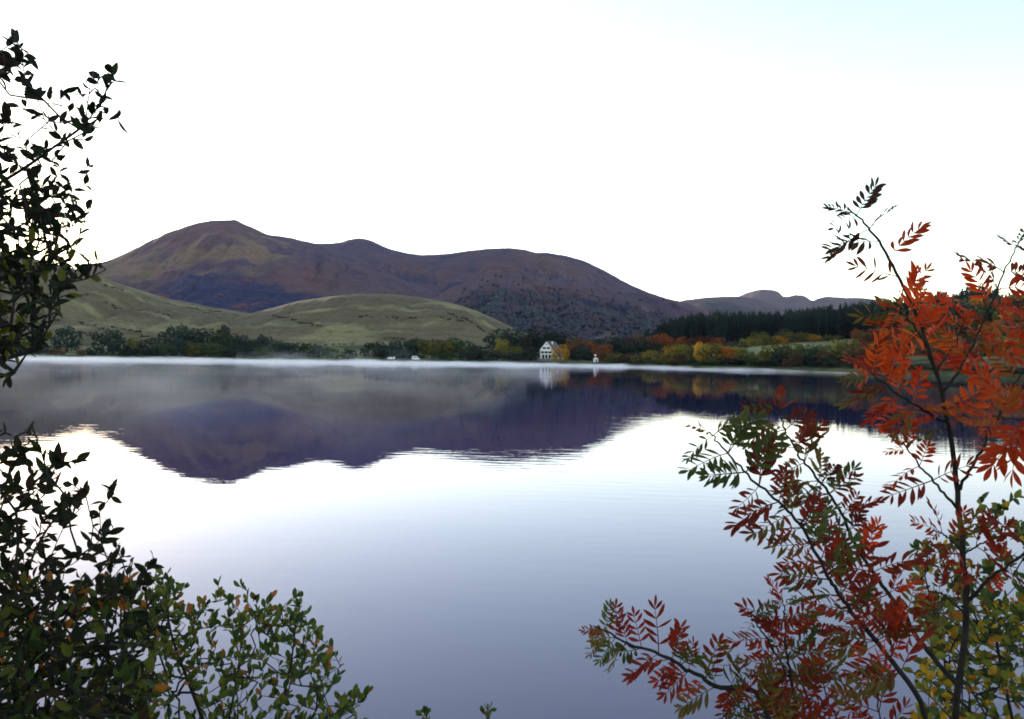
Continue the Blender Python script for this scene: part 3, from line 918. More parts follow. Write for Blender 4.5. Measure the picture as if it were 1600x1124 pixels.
HTY = 444 + shift(931)
X = at(931, 560, HTY)[0]
gz = float(ground_z(X, HTY))
hut = thing('boat_hut', 'tiny white boat hut with a tall white sign post on the misty shore', 'hut', (X, HTY, gz), R(12))
link('wall', prism('hut_wall', [(-1.1, -.2), (1.1, -.2), (1.1, 2.0), (0, 2.7), (-1.1, 2.0)], -1.2, 1.2), MT['white_paint'], hut)
link('roof', slab('hut_roof', (0, 2.7), (1.35, 1.84), 0.1, -1.35, 1.35), MT['white_wall'], hut)
link('roof', slab('hut_roof', (0.01, 2.7), (-1.35, 1.84), 0.095, -1.351, 1.351), MT['white_wall'], hut)
link('door', boxes('hut_door', [(-.4, .4, -1.24, -1.19, -.15, 1.7)]), MT['shutter'], hut)
link('post', boxes('post', [(-.95, -.83, -1.6, -1.48, -.3, 4.6)]), MT['white_paint'], hut)
link('sign_board', boxes('sign_board', [(-1.5, -.3, -1.62, -1.605, 3.7, 4.7)]), MT['white_paint'], hut)

# jetty
JY = 438 + shift(938)
X = at(938, 560, JY)[0]
jet = thing('jetty', 'low pale timber jetty reaching into the lake beside the boat hut', 'jetty', (X, JY, 0), R(10))
for i in range(16):
    link('plank', boxes('plank', [(-0.9, 0.9, -9 + i * .62, -9 + i * .62 + .58, .42, .48)]) if i == 0 else bpy.data.meshes['plank'], MT['wood'], jet).location.y = 0 if i == 0 else i * .62
for y in (-8.6, -4.5, -0.5):
    for x in (-.8, .8):
        link('pile', boxes('pile', [(x - .09, x + .09, y - .09, y + .09, -1.8, .70)]), MT['wood'], jet)


def cow_mesh():
    me = bpy.data.meshes.new('cow_skeleton')
    bm = bmesh.new()
    J = dict(rump=(-.75, 0, 1.12), belly=(-.1, 0, 1.02), chest=(.6, 0, 1.08), neck=(.98, 0, 1.10), poll=(1.28, 0, 0.86), muzzle=(1.5, 0, .52), tail0=(-.95, 0, 1.2), tail1=(-1.04, 0, .6))
    rad = dict(rump=.33, belly=.42, chest=.36, neck=.2, poll=.15, muzzle=.10, tail0=.05, tail1=.035)
    E = [('belly', 'rump'), ('belly', 'chest'), ('chest', 'neck'), ('neck', 'poll'), ('poll', 'muzzle'), ('rump', 'tail0'), ('tail0', 'tail1')]
    for s, n in ((-1, 'l'), (1, 'r')):
        J['hip' + n] = (-.72, .2 * s, .85); J['hock' + n] = (-.86, .2 * s, .45); J['hoof' + n] = (-.78, .2 * s, .02)
        J['sh' + n] = (.58, .19 * s, .8); J['kn' + n] = (.6, .19 * s, .42); J['fh' + n] = (.58, .19 * s, .02)
        rad.update({'hip' + n: .17, 'hock' + n: .085, 'hoof' + n: .07, 'sh' + n: .14, 'kn' + n: .085, 'fh' + n: .07})
        E += [('rump', 'hip' + n), ('hip' + n, 'hock' + n), ('hock' + n, 'hoof' + n), ('chest', 'sh' + n), ('sh' + n, 'kn' + n), ('kn' + n, 'fh' + n)]
        J['ear' + n] = (1.22, .2 * s, .95); rad['ear' + n] = .045; E.append(('poll', 'ear' + n))
    vm = {}
    for n in J: vm[n] = bm.verts.new(J[n])
    for a, b in E: bm.edges.new((vm[a], vm[b]))
    bm.to_mesh(me); bm.free()
    o = bpy.data.objects.new('cow_skeleton', me); COL.objects.link(o)
    o.modifiers.new('skin', 'SKIN'); o.modifiers.new('sub', 'SUBSURF').levels = 1
    for i, n in enumerate(J):
        me.skin_vertices[0].data[i].radius = (rad[n], rad[n])
        me.skin_vertices[0].data[i].use_root = (n == 'belly')
    dg = bpy.context.evaluated_depsgraph_get()
    r_ = bpy.data.meshes.new_from_object(o.evaluated_get(dg))
    bpy.data.objects.remove(o)
    r_.name = 'cow'
    r_.polygons.foreach_set('use_smooth', np.ones(len(r_.polygons), bool))
    return r_


def ground_hit(px, py, y0=430, y1=760):
    ys = np.arange(y0, y1, 0.5)
    P = np.array([at(px, py, y) for y in ys])
    g = ground_z(P[:, 0], P[:, 1])
    hit = np.argwhere(P[:, 2] <= g)
    i = int(hit[0][0]) if len(hit) else len(ys) // 2
    return P[i][0], P[i][1], float(g[i])


CM = cow_mesh()
for px, py, a in [(509, 523, 20), (521, 524.5, 170), (531, 526, 190), (538, 528, 10), (551, 524.5, 200), (574, 529, 30), (582, 530, 160)]:
    c = link('cow', CM, MT['cow'])
    c.location = ground_hit(px, py)
    c.rotation_euler.z = R(a)
    tag(c, 'small dark cow grazing on the pale meadow below the knoll', 'cow', 'cattle on the meadow')
    c.scale = (1.15, 1.15, 1.15)


# ------------------------------------------------------------------ near shrubs
class Tubes:
    def __init__(self): self.V, self.F = [], []
    def seg(self, p0, p1, r0, r1, sides=5):
        d = p1 - p0
        L = np.linalg.norm(d)
        if L < 1e-6: return
        d = d / L
        a = np.cross(d, [0.31, 0.17, 0.93]); a /= np.linalg.norm(a); b = np.cross(d, a)
        i = len(self.V)
        for p, r in ((p0 - d * r0 * 0.3, r0), (p1 + d * r1 * 0.3, r1)):
            for j in range(sides):
                t = 2 * math.pi * j / sides
                self.V.append(p + (a * math.cos(t) + b * math.sin(t)) * r)
        for j in range(sides):
            self.F.append((i + j, i + (j + 1) % sides, i + sides + (j + 1) % sides, i + sides + j))
        self.F.append(tuple(i + sides + j for j in range(sides)))
    def path(self, pts, rads, sides=8):
        pts = np.asarray(pts)
        i0 = len(self.V)
        n = len(pts)
        prev = None
        for i in range(n):
            d = pts[min(i + 1, n - 1)] - pts[max(i - 1, 0)]
            d = d / np.linalg.norm(d)
            a = np.cross(d, [0, 1, 0.05]) if prev is None else prev - d * (prev @ d)
            a /= np.linalg.norm(a); prev = a
            b = np.cross(d, a)
            for j in range(sides):
                t = 2 * math.pi * j / sides
                self.V.append(pts[i] + (a * math.cos(t) + b * math.sin(t)) * rads[i])
        for i in range(n - 1):
            for j in range(sides):
                j2 = (j + 1) % sides
                self.F.append((i0 + i * sides + j, i0 + i * sides + j2, i0 + (i + 1) * sides + j2, i0 + (i + 1) * sides + j))
        self.F.append(tuple(i0 + (n - 1) * sides + j for j in range(sides)))
    def mesh(self, name): return mesh(name, self.V, self.F, True)


def spline(pts, n):
    """Catmull-Rom through the points"""
    P = np.asarray(pts, float)
    P = np.vstack([2 * P[0] - P[1], P, 2 * P[-1] - P[-2]])
    out = []
    m = len(P) - 3
    for t in np.linspace(0, m - 1e-6, n):
        i = int(t); f = t - i
        a, b, c, d = P[i:i + 4]
        out.append(0.5 * ((2 * b) + (-a + c) * f + (2 * a - 5 * b + 4 * c - d) * f * f + (-a + 3 * b - 3 * c + d) * f ** 3))
    return np.array(out)


def leaf_vf(w_=0.42, curl=0.15, fold=0.18, wmax=0.45, petiole=0.12, twist=0.0):
    rows = [0.0, 0.18, 0.38, 0.6, 0.82]
    V, Fc = [], []
    V += [(-.012, -petiole, 0), (.012, -petiole, 0)]

    def wid(t): return w_ * 0.5 * (math.sin(math.pi * t ** (math.log(0.5) / math.log(wmax))) ** 0.8)
    for t in rows:
        hw = max(0.012, wid(t)); z = -curl * t * t
        V += [(-hw, t, z + fold * hw + twist * hw * t), (0, t, z), (hw, t, z + fold * hw - twist * hw * t)]
    V.append((0, 1.0, -curl))
    for i in range(len(rows) - 1):
        a = 2 + i * 3
        Fc += [(a, a + 1, a + 4, a + 3), (a + 1, a + 2, a + 5, a + 4)]
    a = 2 + (len(rows) - 1) * 3
    Fc += [(a, a + 1, a + 3), (a + 1, a + 2, a + 3), (0, 1, 4, 2)]
    return np.array(V), Fc


def compound_vf(seed, pairs=6, age=1.0):
    """pinnate rowan leaf of length 1 along +Y, face +Z"""
    g = np.random.default_rng(seed)
    V, Fc = [], []
    droop = g.uniform(0.10, 0.40); side = g.uniform(-.12, .12)

    def axis(t): return np.array([side * t * t, t, -droop * t * t])
    T = Tubes()
    T.path([axis(t) for t in np.linspace(0, 0.97, 7)], np.linspace(0.014, 0.006, 7), 4)
    V = [np.array(v) for v in T.V]; Fc = list(T.F)

    def leaflet(base, ang, L, tiltv, fold):
        lv, lf = leaf_vf(g.uniform(0.23, 0.33), g.uniform(-.05, .25), fold, 0.55, 0.03, g.uniform(-.3, .3))
        Rz = Matrix.Rotation(ang, 3, 'Z') @ Matrix.Rotation(tiltv, 3, 'Y') @ Matrix.Rotation(g.uniform(-.35, .2), 3, 'X')
        Rz = np.array(Rz)
        i = len(V)
        for v in lv: V.append(base + Rz @ (v * L))
        for f in lf: Fc.append(tuple(i + q for q in f))
    for i in range(pairs):
        t = 0.22 + 0.70 * i / (pairs - 1)
        L = (0.28 + 0.12 * math.sin(math.pi * (0.25 + 0.65 * i / (pairs - 1)))) * g.uniform(0.88, 1.1)
        for s in (-1, 1):
            if g.random() < 0.04: continue
            leaflet(axis(t), s * -(R(62) - R(20) * t + g.uniform(-.15, .15)), L, s * g.uniform(-.1, .55), g.uniform(0.1, 0.6))
    leaflet(axis(0.96), g.uniform(-.2, .2), 0.30, g.uniform(-.3, .3), 0.25)
    return np.array(V), Fc


def frame(p, d, nrm, s):
    y = d / np.linalg.norm(d)
    z = nrm - y * (nrm @ y)
    z = z / (np.linalg.norm(z) + 1e-9)
    x = np.cross(y, z)
    return Matrix(((x[0] * s, y[0] * s, z[0] * s, p[0]), (x[1] * s, y[1] * s, z[1] * s, p[1]), (x[2] * s, y[2] * s, z[2] * s, p[2]), (0, 0, 0, 1)))


def project(p):
    v = np.asarray(p) - CAM
    z = v @ fwd
    return CX + FPX * (v @ rt) / z, CY - FPX * (v @ up) / z, z


def in_poly(x, y, poly):
    c = False
    n = len(poly)
    for i in range(n):
        x1, y1 = poly[i]; x2, y2 = poly[(i + 1) % n]
        if (y1 > y) != (y2 > y) and x < (x2 - x1) * (y - y1) / (y2 - y1) + x1: c = not c
    return c


def grow(limbs, targets, step=0.05, seed=0):
    """limbs: list of 3d point lists (each starts on an earlier one); twigs are added from the nearest wood to every target"""
    g = np.random.default_rng(seed)
    N, par = [], []
    for L in limbs:
        pts = spline(L, max(4, int(np.sum(np.linalg.norm(np.diff(np.array(L), axis=0), axis=1)) / step)))
        if N:
            j = int(np.argmin(np.linalg.norm(np.array(N) - pts[0], axis=1)))
        else:
            j = -1
        for p in pts:
            N.append(p); par.append(j); j = len(N) - 1
    nl = len(N)
    root = N[0]
    tg = sorted(targets, key=lambda t: np.linalg.norm(t - root) + g.uniform(0, 0.15))
    tips = []
    for t in tg:
        A_ = np.array(N)
        d = np.linalg.norm(A_ - t, axis=1)
        d = d + 0.8 * np.clip(A_[:, 2] - t[2], 0, None)          # twigs rather grow upwards
        j = int(np.argmin(d))
        p0 = A_[j]
        L = np.linalg.norm(t - p0)
        n = max(1, int(L / step))
        mid = (p0 + t) / 2 + np.array([0, 0, -0.10 * L]) + g.normal(size=3) * 0.07 * L
        for i in range(1, n + 1):
            f = i / n
            p = (1 - f) ** 2 * p0 + 2 * f * (1 - f) * mid + f * f * t
            N.append(p); par.append(j); j = len(N) - 1
        tips.append(j)
    N = np.array(N); par = np.array(par)
    w_ = np.zeros(len(N))
    ch = np.zeros(len(N), int)
    for j in par:
        if j >= 0: ch[j] += 1
    w_[ch == 0] = 1
    for i in range(len(N) - 1, -1, -1):
        if par[i] >= 0: w_[par[i]] += w_[i]
    return N, par, w_, nl, tips


LEAFM = {}


def leaf_set(key, vf_list, m):
    out = []
    for i, (V, Fc) in enumerate(vf_list):
        me = mesh('leaf', V, Fc, False)
        me.materials.append(m)
        out.append((me, V, Fc))
    LEAFM[key] = out


leaf_set('willow', [leaf_vf(0.44, 0.18, 0.25, 0.45, .22), leaf_vf(0.50, -0.10, 0.35, 0.42, .24), leaf_vf(0.38, 0.30, 0.15, 0.5, .26, .4), leaf_vf(0.46, 0.05, 0.6, 0.48, .22, -.5), leaf_vf(0.40, 0.45, 0.3, 0.45, .24, .7)], MT['near_leaf'])
leaf_set('sallow', [leaf_vf(0.44, 0.10, 0.25, 0.6, .08), leaf_vf(0.40, -0.08, 0.35, 0.62, .08), leaf_vf(0.48, 0.22, 0.2, 0.58, .1, .4)], MT['near_leaf'])
leaf_set('round', [leaf_vf(0.62, 0.15, 0.3, 0.5, .12), leaf_vf(0.56, -0.12, 0.4, 0.5, .12), leaf_vf(0.6, 0.3, 0.2, 0.52, .12, .4)], MT['near_leaf'])
leaf_set('rowan', [compound_vf(200 + i, 5 + i % 3) for i in range(9)], MT['rowan_leaf'])


def put_leaves(root_o, leaves, key, limit=290, stuff_name='foliage', m=None):
    """leaves: (matrix, colour, size on screen); the largest become parts, the rest one part"""
    leaves = sorted(leaves, key=lambda q: -q[2])
    g = random.Random(len(leaves))
    for it in leaves[:limit]:
        Mx, colr, s = it[:3]
        me = g.choice(LEAFM[key])[0]
        o = link('leaf', me, None, it[3] if len(it) > 3 else root_o)
        o.matrix_basis = root_o_inv(root_o) @ Mx
        o.color = colr
    rest = leaves[limit:]
    groups = {}
    for it in rest: groups.setdefault(tuple(round(c, 2) for c in it[1][:3]), []).append(it)
    # up to five colour lots so that each keeps its own leaf colour
    if rest:
        lots = {}
        for it in rest:
            c = it[1]
            kkey = min(range(len(LOTC)), key=lambda i: sum((c[j] - LOTC[i][j]) ** 2 for j in range(3)))
            lots.setdefault(kkey, []).append(it)
        for kkey, its in lots.items():
            V, Fc, base = [], [], 0
            for it in its:
                Mx, colr, s = it[:3]
                _, lv, lf = g.choice(LEAFM[key])
                Mm = np.array(root_o_inv(root_o) @ Mx)
                V.append(lv @ Mm[:3, :3].T + Mm[:3, 3])
                Fc += [tuple(base + q for q in f) for f in lf]
                base += len(lv)
            o = link(stuff_name, mesh(stuff_name, np.concatenate(V), Fc), LEAFM[key][0][0].materials[0], root_o)
            o.color = tuple(np.mean([it[1][:3] for it in its], axis=0)) + (1.0,)
            o['kind'] = 'stuff'


LOTC = [(0.02, 0.03, 0.012), (0.05, 0.07, 0.015), (0.10, 0.11, 0.02), (0.3, 0.2, 0.02), (0.25, 0.07, 0.02), (0.4, 0.035, 0.006), (0.18, 0.018, 0.008)]


def root_o_inv(o): return Matrix.Translation(-Vector(o.location))


def shrub(name, label, cat, base, limbs, targets, key, lsize, pal, n_per=5, rmin=0.0016, expo=0.46, seed=0, step=0.05, updir=0.4, spread=0.9, limit=290, facing=0.5, rmax=0.05):
    g = np.random.default_rng(seed)
    gr = random.Random(seed)
    o = thing(name, label, cat, tuple(base))
    N, par, w_, nl, tips = grow(limbs, targets, step, seed)
    rad = np.clip(rmin * w_ ** expo, 0, rmax)
    Tm, Tw = Tubes(), Tubes()
    off = np.array(base)
    for i in range(len(N)):
        if par[i] < 0: continue
        (Tm if i < nl else Tw).seg(N[par[i]] - off, N[i] - off, rad[par[i]] if i < nl or par[i] >= nl else rad[i], rad[i], 7 if i < nl else 5)
    link('stem', Tm.mesh('stem'), MT['bark'], o)
    if Tw.V:
        link('twigs', Tw.mesh('twigs'), MT['bark'], o)['kind'] = 'stuff'
    # leaves sit on thin wood
    leaves = []
    thin = [i for i in range(len(N)) if par[i] >= 0 and w_[i] <= 3.5]
    golden = 0.0
    for i in thin:
        d = N[i] - N[par[i]]
        d = d / (np.linalg.norm(d) + 1e-9)
        tip = w_[i] == 1 and not np.any(par == i)
        cnt_ = n_per + (2 if tip else 0)
        for q in range(int(cnt_) + (gr.random() < cnt_ % 1)):
            golden += 2.4
            a = np.cross(d, [0.2, 0.3, 0.9]); a /= np.linalg.norm(a); b = np.cross(d, a)
            sidev = a * math.cos(golden) + b * math.sin(golden)
            ld = d * (1.3 if tip and q < 2 else 0.55) + sidev * spread * g.uniform(0.6, 1.2) + np.array([0, 0, updir]) + g.normal(size=3) * 0.25
            nrm = d * 0.7 + np.array([0, -facing, 0.4]) + g.normal(size=3) * 0.55
            p = N[par[i]] + (N[i] - N[par[i]]) * g.random()
            s = lsize * g.uniform(0.62, 1.18)
            x, y, z = project(p)
            vis = -40 < x < 1640 and -40 < y < 1164
            colr = pal(x, y, gr)
            leaves.append((frame(p, ld, nrm, s), colr, s / z * (1 if vis else 0.01)))
    put_leaves(o, leaves, key, limit)
    return o, len(leaves)


def targets_in(poly, n, ya, yb, seed):
    g = random.Random(seed)
    xs = [p[0] for p in poly]; ys = [p[1] for p in poly]
    out = []
    while len(out) < n:
        x, y = g.uniform(min(xs), max(xs)), g.uniform(min(ys), max(ys))
        if in_poly(x, y, poly): out.append(at(x, y, g.uniform(ya, yb)))
    return out


def base_at(X, Y): return np.array([X, Y, float(ground_z(X, Y)) - 0.05])


def cj(c, g, a=0.2): f = g.uniform(1 - a, 1 + a); return (c[0] * f, c[1] * f, c[2] * f, 1.0)


# tall sallow whose branches reach in beside the left edge
def pal_tree(x, y, g):
    if y > 380 and g.random() < 0.25: return cj((0.10, 0.10, 0.015), g)
    return cj(g.choice([(0.012, 0.017, 0.009), (0.018, 0.028, 0.012), (0.010, 0.012, 0.010), (0.022, 0.013, 0.009)]), g)


b0 = base_at(-2.9, 2.9)
up_poly = [(-120, 40), (30, 55), (45, 110), (60, 150), (120, 130), (170, 112), (192, 150), (188, 200), (140, 260), (142, 330), (128, 400), (168, 418), (110, 470), (78, 500), (75, 550), (20, 575), (-120, 600)]
tg_ = targets_in(up_poly, 330, 2.35, 2.95, 1) + targets_in([(-60, 280), (100, 290), (120, 400), (90, 470), (70, 540), (-60, 570)], 300, 2.4, 3.0, 2)
tg_ += [at(30, 78, 2.6), at(42, 88, 2.6), at(45, 128, 2.6), at(172, 112, 2.6), at(188, 170, 2.6), at(184, 190, 2.6), at(180, 125, 2.62), at(15, 590, 2.5), at(22, 582, 2.5), at(165, 422, 2.6), at(150, 405, 2.6)]
tg_ += targets_in([(-620, -140), (-60, -160), (-110, 60), (-110, 580), (-330, 640), (-620, 520)], 330, 2.3, 3.3, 31)
trunk_pts = [b0, at(-560, 900, 2.9), at(-480, 560, 2.85), at(-400, 250, 2.8), at(-300, -60, 2.8)]
limbs = [trunk_pts,
         [at(-480, 560, 2.85), at(-250, 430, 2.75), at(-60, 320, 2.65), at(30, 268, 2.6), at(90, 226, 2.6), at(128, 198, 2.6), at(152, 168, 2.6), at(168, 138, 2.6)],
         [at(-495, 600, 2.85), at(-240, 540, 2.7), at(-40, 450, 2.6), at(50, 420, 2.6), at(110, 408, 2.6)],
         [at(-400, 260, 2.8), at(-200, 180, 2.7), at(-40, 140, 2.6), at(10, 108, 2.6), at(32, 92, 2.6)]]
n1_ = shrub('sallow_tree', 'tall dark leaved sallow branch reaching over the lake above the lower dark bush', 'tree', b0, limbs, tg_, 'willow', 0.047, pal_tree, 1.7, 0.0016, 0.42, 5, 0.05, 0.15, 1.0)

# dark bush below it


def pal_bush(x, y, g):
    r_ = g.random()
    if y > 900 and r_ < 0.06: return cj((0.32, 0.10, 0.015), g)
    if y > 900 and r_ < 0.25: return cj((0.085, 0.085, 0.015), g)
    if y > 960 and r_ < 0.6: return cj((0.04, 0.06, 0.014), g)
    return cj(g.choice([(0.012, 0.017, 0.008), (0.020, 0.030, 0.010), (0.010, 0.012, 0.008), (0.026, 0.015, 0.008)]), g)


b1 = base_at(-1.75, 2.5)
lo_poly = [(-120, 690), (40, 672), (80, 700), (120, 735), (178, 760), (172, 810), (190, 860), (240, 880), (236, 940), (250, 980), (240, 1124), (-120, 1124)]
tg_ = targets_in(lo_poly, 420, 2.1, 2.75, 3) + targets_in([(-100, 880), (200, 900), (245, 960), (235, 1140), (-100, 1140)], 560, 1.9, 2.8, 4)
tg_ += [at(38, 672, 2.3), at(60, 685, 2.3), at(175, 762, 2.35), at(178, 772, 2.35), at(240, 880, 2.4), at(120, 720, 2.3)]
tg_ += targets_in([(-420, 800), (-110, 720), (-110, 1180), (-420, 1200)], 160, 2.1, 2.9, 33)
limbs = [[b1, at(-150, 1400, 2.45), at(-60, 1150, 2.4), at(-30, 950, 2.4), at(0, 800, 2.35)],
         [at(-100, 1250, 2.42), at(40, 1080, 2.4), at(110, 950, 2.4), at(170, 880, 2.4)],
         [at(-60, 1150, 2.4), at(20, 960, 2.3), at(60, 850, 2.3), at(110, 780, 2.3)]]
n2_ = shrub('sallow_bush', 'dense dark leaved bush at the foot of the bank with a few orange leaves', 'bush', b1, limbs, tg_, 'willow', 0.045, pal_bush, 2.4, 0.0015, 0.42, 6, 0.05, 0.15, 1.0)


# lighter green willow bush beside it
def pal_green(x, y, g):
    r_ = g.random()
    if r_ < 0.08: return cj((0.30, 0.12, 0.03), g)
    if r_ < 0.42: return cj((0.13, 0.135, 0.02), g)
    return cj(g.choice([(0.050, 0.082, 0.018), (0.070, 0.105, 0.022), (0.036, 0.060, 0.02)]), g)


b2 = base_at(-1.25, 3.4)
mid_poly = [(175, 1124), (190, 980), (235, 900), (262, 905), (290, 925), (300, 960), (335, 925), (385, 918), (405, 940), (440, 935), (470, 930), (478, 975), (505, 985), (500, 1020), (535, 1045), (515, 1075), (560, 1085), (580, 1092), (575, 1150), (175, 1150)]
tg_ = targets_in(mid_poly, 600, 3.0, 3.8, 7) + [at(255, 898, 3.3), at(292, 918, 3.3), at(340, 912, 3.3), at(372, 914, 3.3), at(430, 928, 3.3), at(468, 928, 3.4), at(488, 975, 3.4), at(532, 1042, 3.4), at(575, 1082, 3.4), at(510, 1005, 3.4)]
limbs = [[b2, at(330, 1420, 3.4), at(345, 1200, 3.4), at(372, 1050, 3.4), at(378, 960, 3.35)],
         [at(335, 1350, 3.4), at(420, 1150, 3.4), at(450, 1060, 3.4), at(462, 980, 3.4)],
         [at(345, 1200, 3.4), at(300, 1080, 3.35), at(270, 1000, 3.3), at(258, 930, 3.3)],
         [at(335, 1350, 3.4), at(480, 1180, 3.4), at(530, 1120, 3.4), at(568, 1092, 3.4)]]
n3_ = shrub('willow_bush', 'green willow bush with upright small leaved shoots next to the dark bush', 'bush', b2, limbs, tg_, 'sallow', 0.045, pal_green, 2.5, 0.0014, 0.42, 8, 0.05, 0.7, 0.7)

# two low sprigs in the open water edge
b3 = base_at(-0.25, 3.3)
limbs = [[b3, at(700, 1400, 3.2), at(690, 1200, 3.2), at(664, 1112, 3.2)], [at(700, 1400, 3.2), at(750, 1200, 3.2), at(762, 1108, 3.2)]]
tg_ = [at(658, 1118, 3.2), at(668, 1114, 3.2), at(756, 1114, 3.2), at(766, 1112, 3.2), at(690, 1180, 3.2), at(745, 1170, 3.2), at(720, 1220, 3.2), at(700, 1300, 3.2)]
shrub('willow_shoots', 'low willow seedling with two small leafy tips showing above the bank', 'plant', b3, limbs, tg_, 'sallow', 0.036, pal_green, 2.5, 0.0014, 0.4, 9, 0.05, 0.8, 0.6)


# yellow green bush behind the rowan
def pal_right(x, y, g):
    r_ = g.random()
    yel = min(1, max(0, (y - 850) / 200))
    if r_ < 0.05 + 0.10 * yel: return cj((0.42, 0.24, 0.02), g)
    if r_ < 0.09 + 0.12 * yel: return cj((0.36, 0.12, 0.02), g)
    if r_ < 0.30 + 0.35 * yel: return cj((0.16, 0.165, 0.025), g)
    return cj(g.choice([(0.05, 0.07, 0.02), (0.075, 0.095, 0.022), (0.04, 0.055, 0.02)]), g)


b4 = base_at(2.0, 3.0)
rg_poly = [(1430, 1150), (1440, 1000), (1425, 930), (1432, 860), (1455, 830), (1500, 840), (1530, 800), (1560, 790), (1600, 800), (1720, 800), (1720, 1150)]
tg_ = targets_in(rg_poly, 380, 2.5, 3.3, 11) + targets_in([(1440, 930), (1720, 900), (1720, 1150), (1400, 1150)], 260, 2.4, 3.2, 12)
tg_ += [at(1536, 782, 2.8), at(1566, 795, 2.8), at(1432, 858, 2.8), at(1428, 905, 2.8), at(1436, 940, 2.8), at(1590, 775, 2.8)]
limbs = [[b4, at(1650, 1400, 2.9), at(1600, 1200, 2.85), at(1560, 1020, 2.8), at(1545, 880, 2.8)],
         [at(1620, 1280, 2.87), at(1500, 1120, 2.8), at(1470, 1000, 2.8), at(1445, 900, 2.8)],
         [at(1600, 1200, 2.85), at(1640, 1020, 2.8), at(1620, 880, 2.8)]]
n4_ = shrub('yellowing_bush', 'small leaved yellow green bush growing behind the red rowan', 'bush', b4, limbs, tg_, 'round', 0.038, pal_right, 3.0, 0.0013, 0.42, 13, 0.045, 0.3, 1.0)


# ------------------------------------------------------------------ rowans with red pinnate leaves
RED = (0.44, 0.036, 0.006); ORG = (0.50, 0.066, 0.007); DRK = (0.18, 0.018, 0.008); MAR = (0.08, 0.012, 0.008); GRN = (0.060, 0.075, 0.016); OLV = (0.13, 0.085, 0.018)


def pal_rowan(x, y, g):
    if y < 440: return cj(g.choice([MAR, MAR, DRK, (0.07, 0.03, 0.02)] if y < 400 else [DRK, RED, DRK]), g)  # top leaves darkened: backlit silhouette put into the leaf colour
    if x > 1310 and y < 800: return cj(g.choice([RED, RED, ORG, RED, DRK, OLV] if x < 1500 else [RED, ORG, RED, DRK, RED, (0.30, 0.07, 0.012)]), g)
    if y < 830: return cj(g.choice([GRN, GRN, DRK, OLV, MAR, DRK]), g)
    if x < 1330: return cj(g.choice([DRK, GRN, (0.25, 0.024, 0.008), OLV, DRK]), g)
    return cj(g.choice([(0.26, 0.024, 0.008), DRK, DRK, RED, OLV]), g)


def rowan(label, base, stems, seed):
    """stems: (points, r0, r1, first leaf position 0..1, spacing m, leaves per node, leaf size)"""
    g = np.random.default_rng(seed); gr = random.Random(seed)
    o = thing('rowan_sapling', label, 'sapling', tuple(base))
    off = np.array(base)
    leaves = []
    for pts, r0, r1, t0, gap, per, ls in stems:
        P = spline(pts, max(12, 6 * len(pts)))
        P = P + g.normal(size=P.shape) * 0.0015
        T = Tubes()
        n = len(P)
        T.path(P - off, [0.8 * r0 + (r1 - 0.8 * r0) * (i / (n - 1)) ** 0.75 for i in range(n)], 8)
        so = link('stem' if r0 > 0.006 else 'branch', T.mesh('stem'), MT['bark'], o)
        seg = np.concatenate([[0], np.cumsum(np.linalg.norm(np.diff(P, axis=0), axis=1))])
        s = t0 * seg[-1]; sd = 1 if g.random() < .5 else -1
        while s <= seg[-1] + 1e-4:
            p = np.array([np.interp(s, seg, P[:, j]) for j in range(3)])
            q = np.array([np.interp(min(s + .02, seg[-1]), seg, P[:, j]) for j in range(3)]) - np.array([np.interp(s - .02, seg, P[:, j]) for j in range(3)])
            d = q / (np.linalg.norm(q) + 1e-9)
            last = s + gap > seg[-1]
            for i in range(per + (1 if gr.random() < .35 else 0) + (1 if last else 0)):
                sd = -sd
                perp = np.cross(d, [0, 1, 0]); perp /= np.linalg.norm(perp) + 1e-9
                ld = d * g.uniform(0.1, 0.7) + perp * sd * g.uniform(0.6, 1.0) + np.array([0, g.normal() * 0.45, g.uniform(-0.15, 0.25)])
                if last and i == 0: ld = d + g.normal(size=3) * 0.15
                nrm = np.array([0, -g.uniform(0.15, 1.0), g.uniform(0.3, 1.0)]) + g.normal(size=3) * 0.35
                size = 0.86 * ls * g.uniform(0.65, 1.15) * (0.65 if last else 1)
                x, y, z = project(p)
                leaves.append((frame(p, ld, nrm, size), pal_rowan(x, y, gr), size / z, so))
            s += gap * g.uniform(0.75, 1.25)
    put_leaves(o, leaves, 'rowan', 300)
    return o


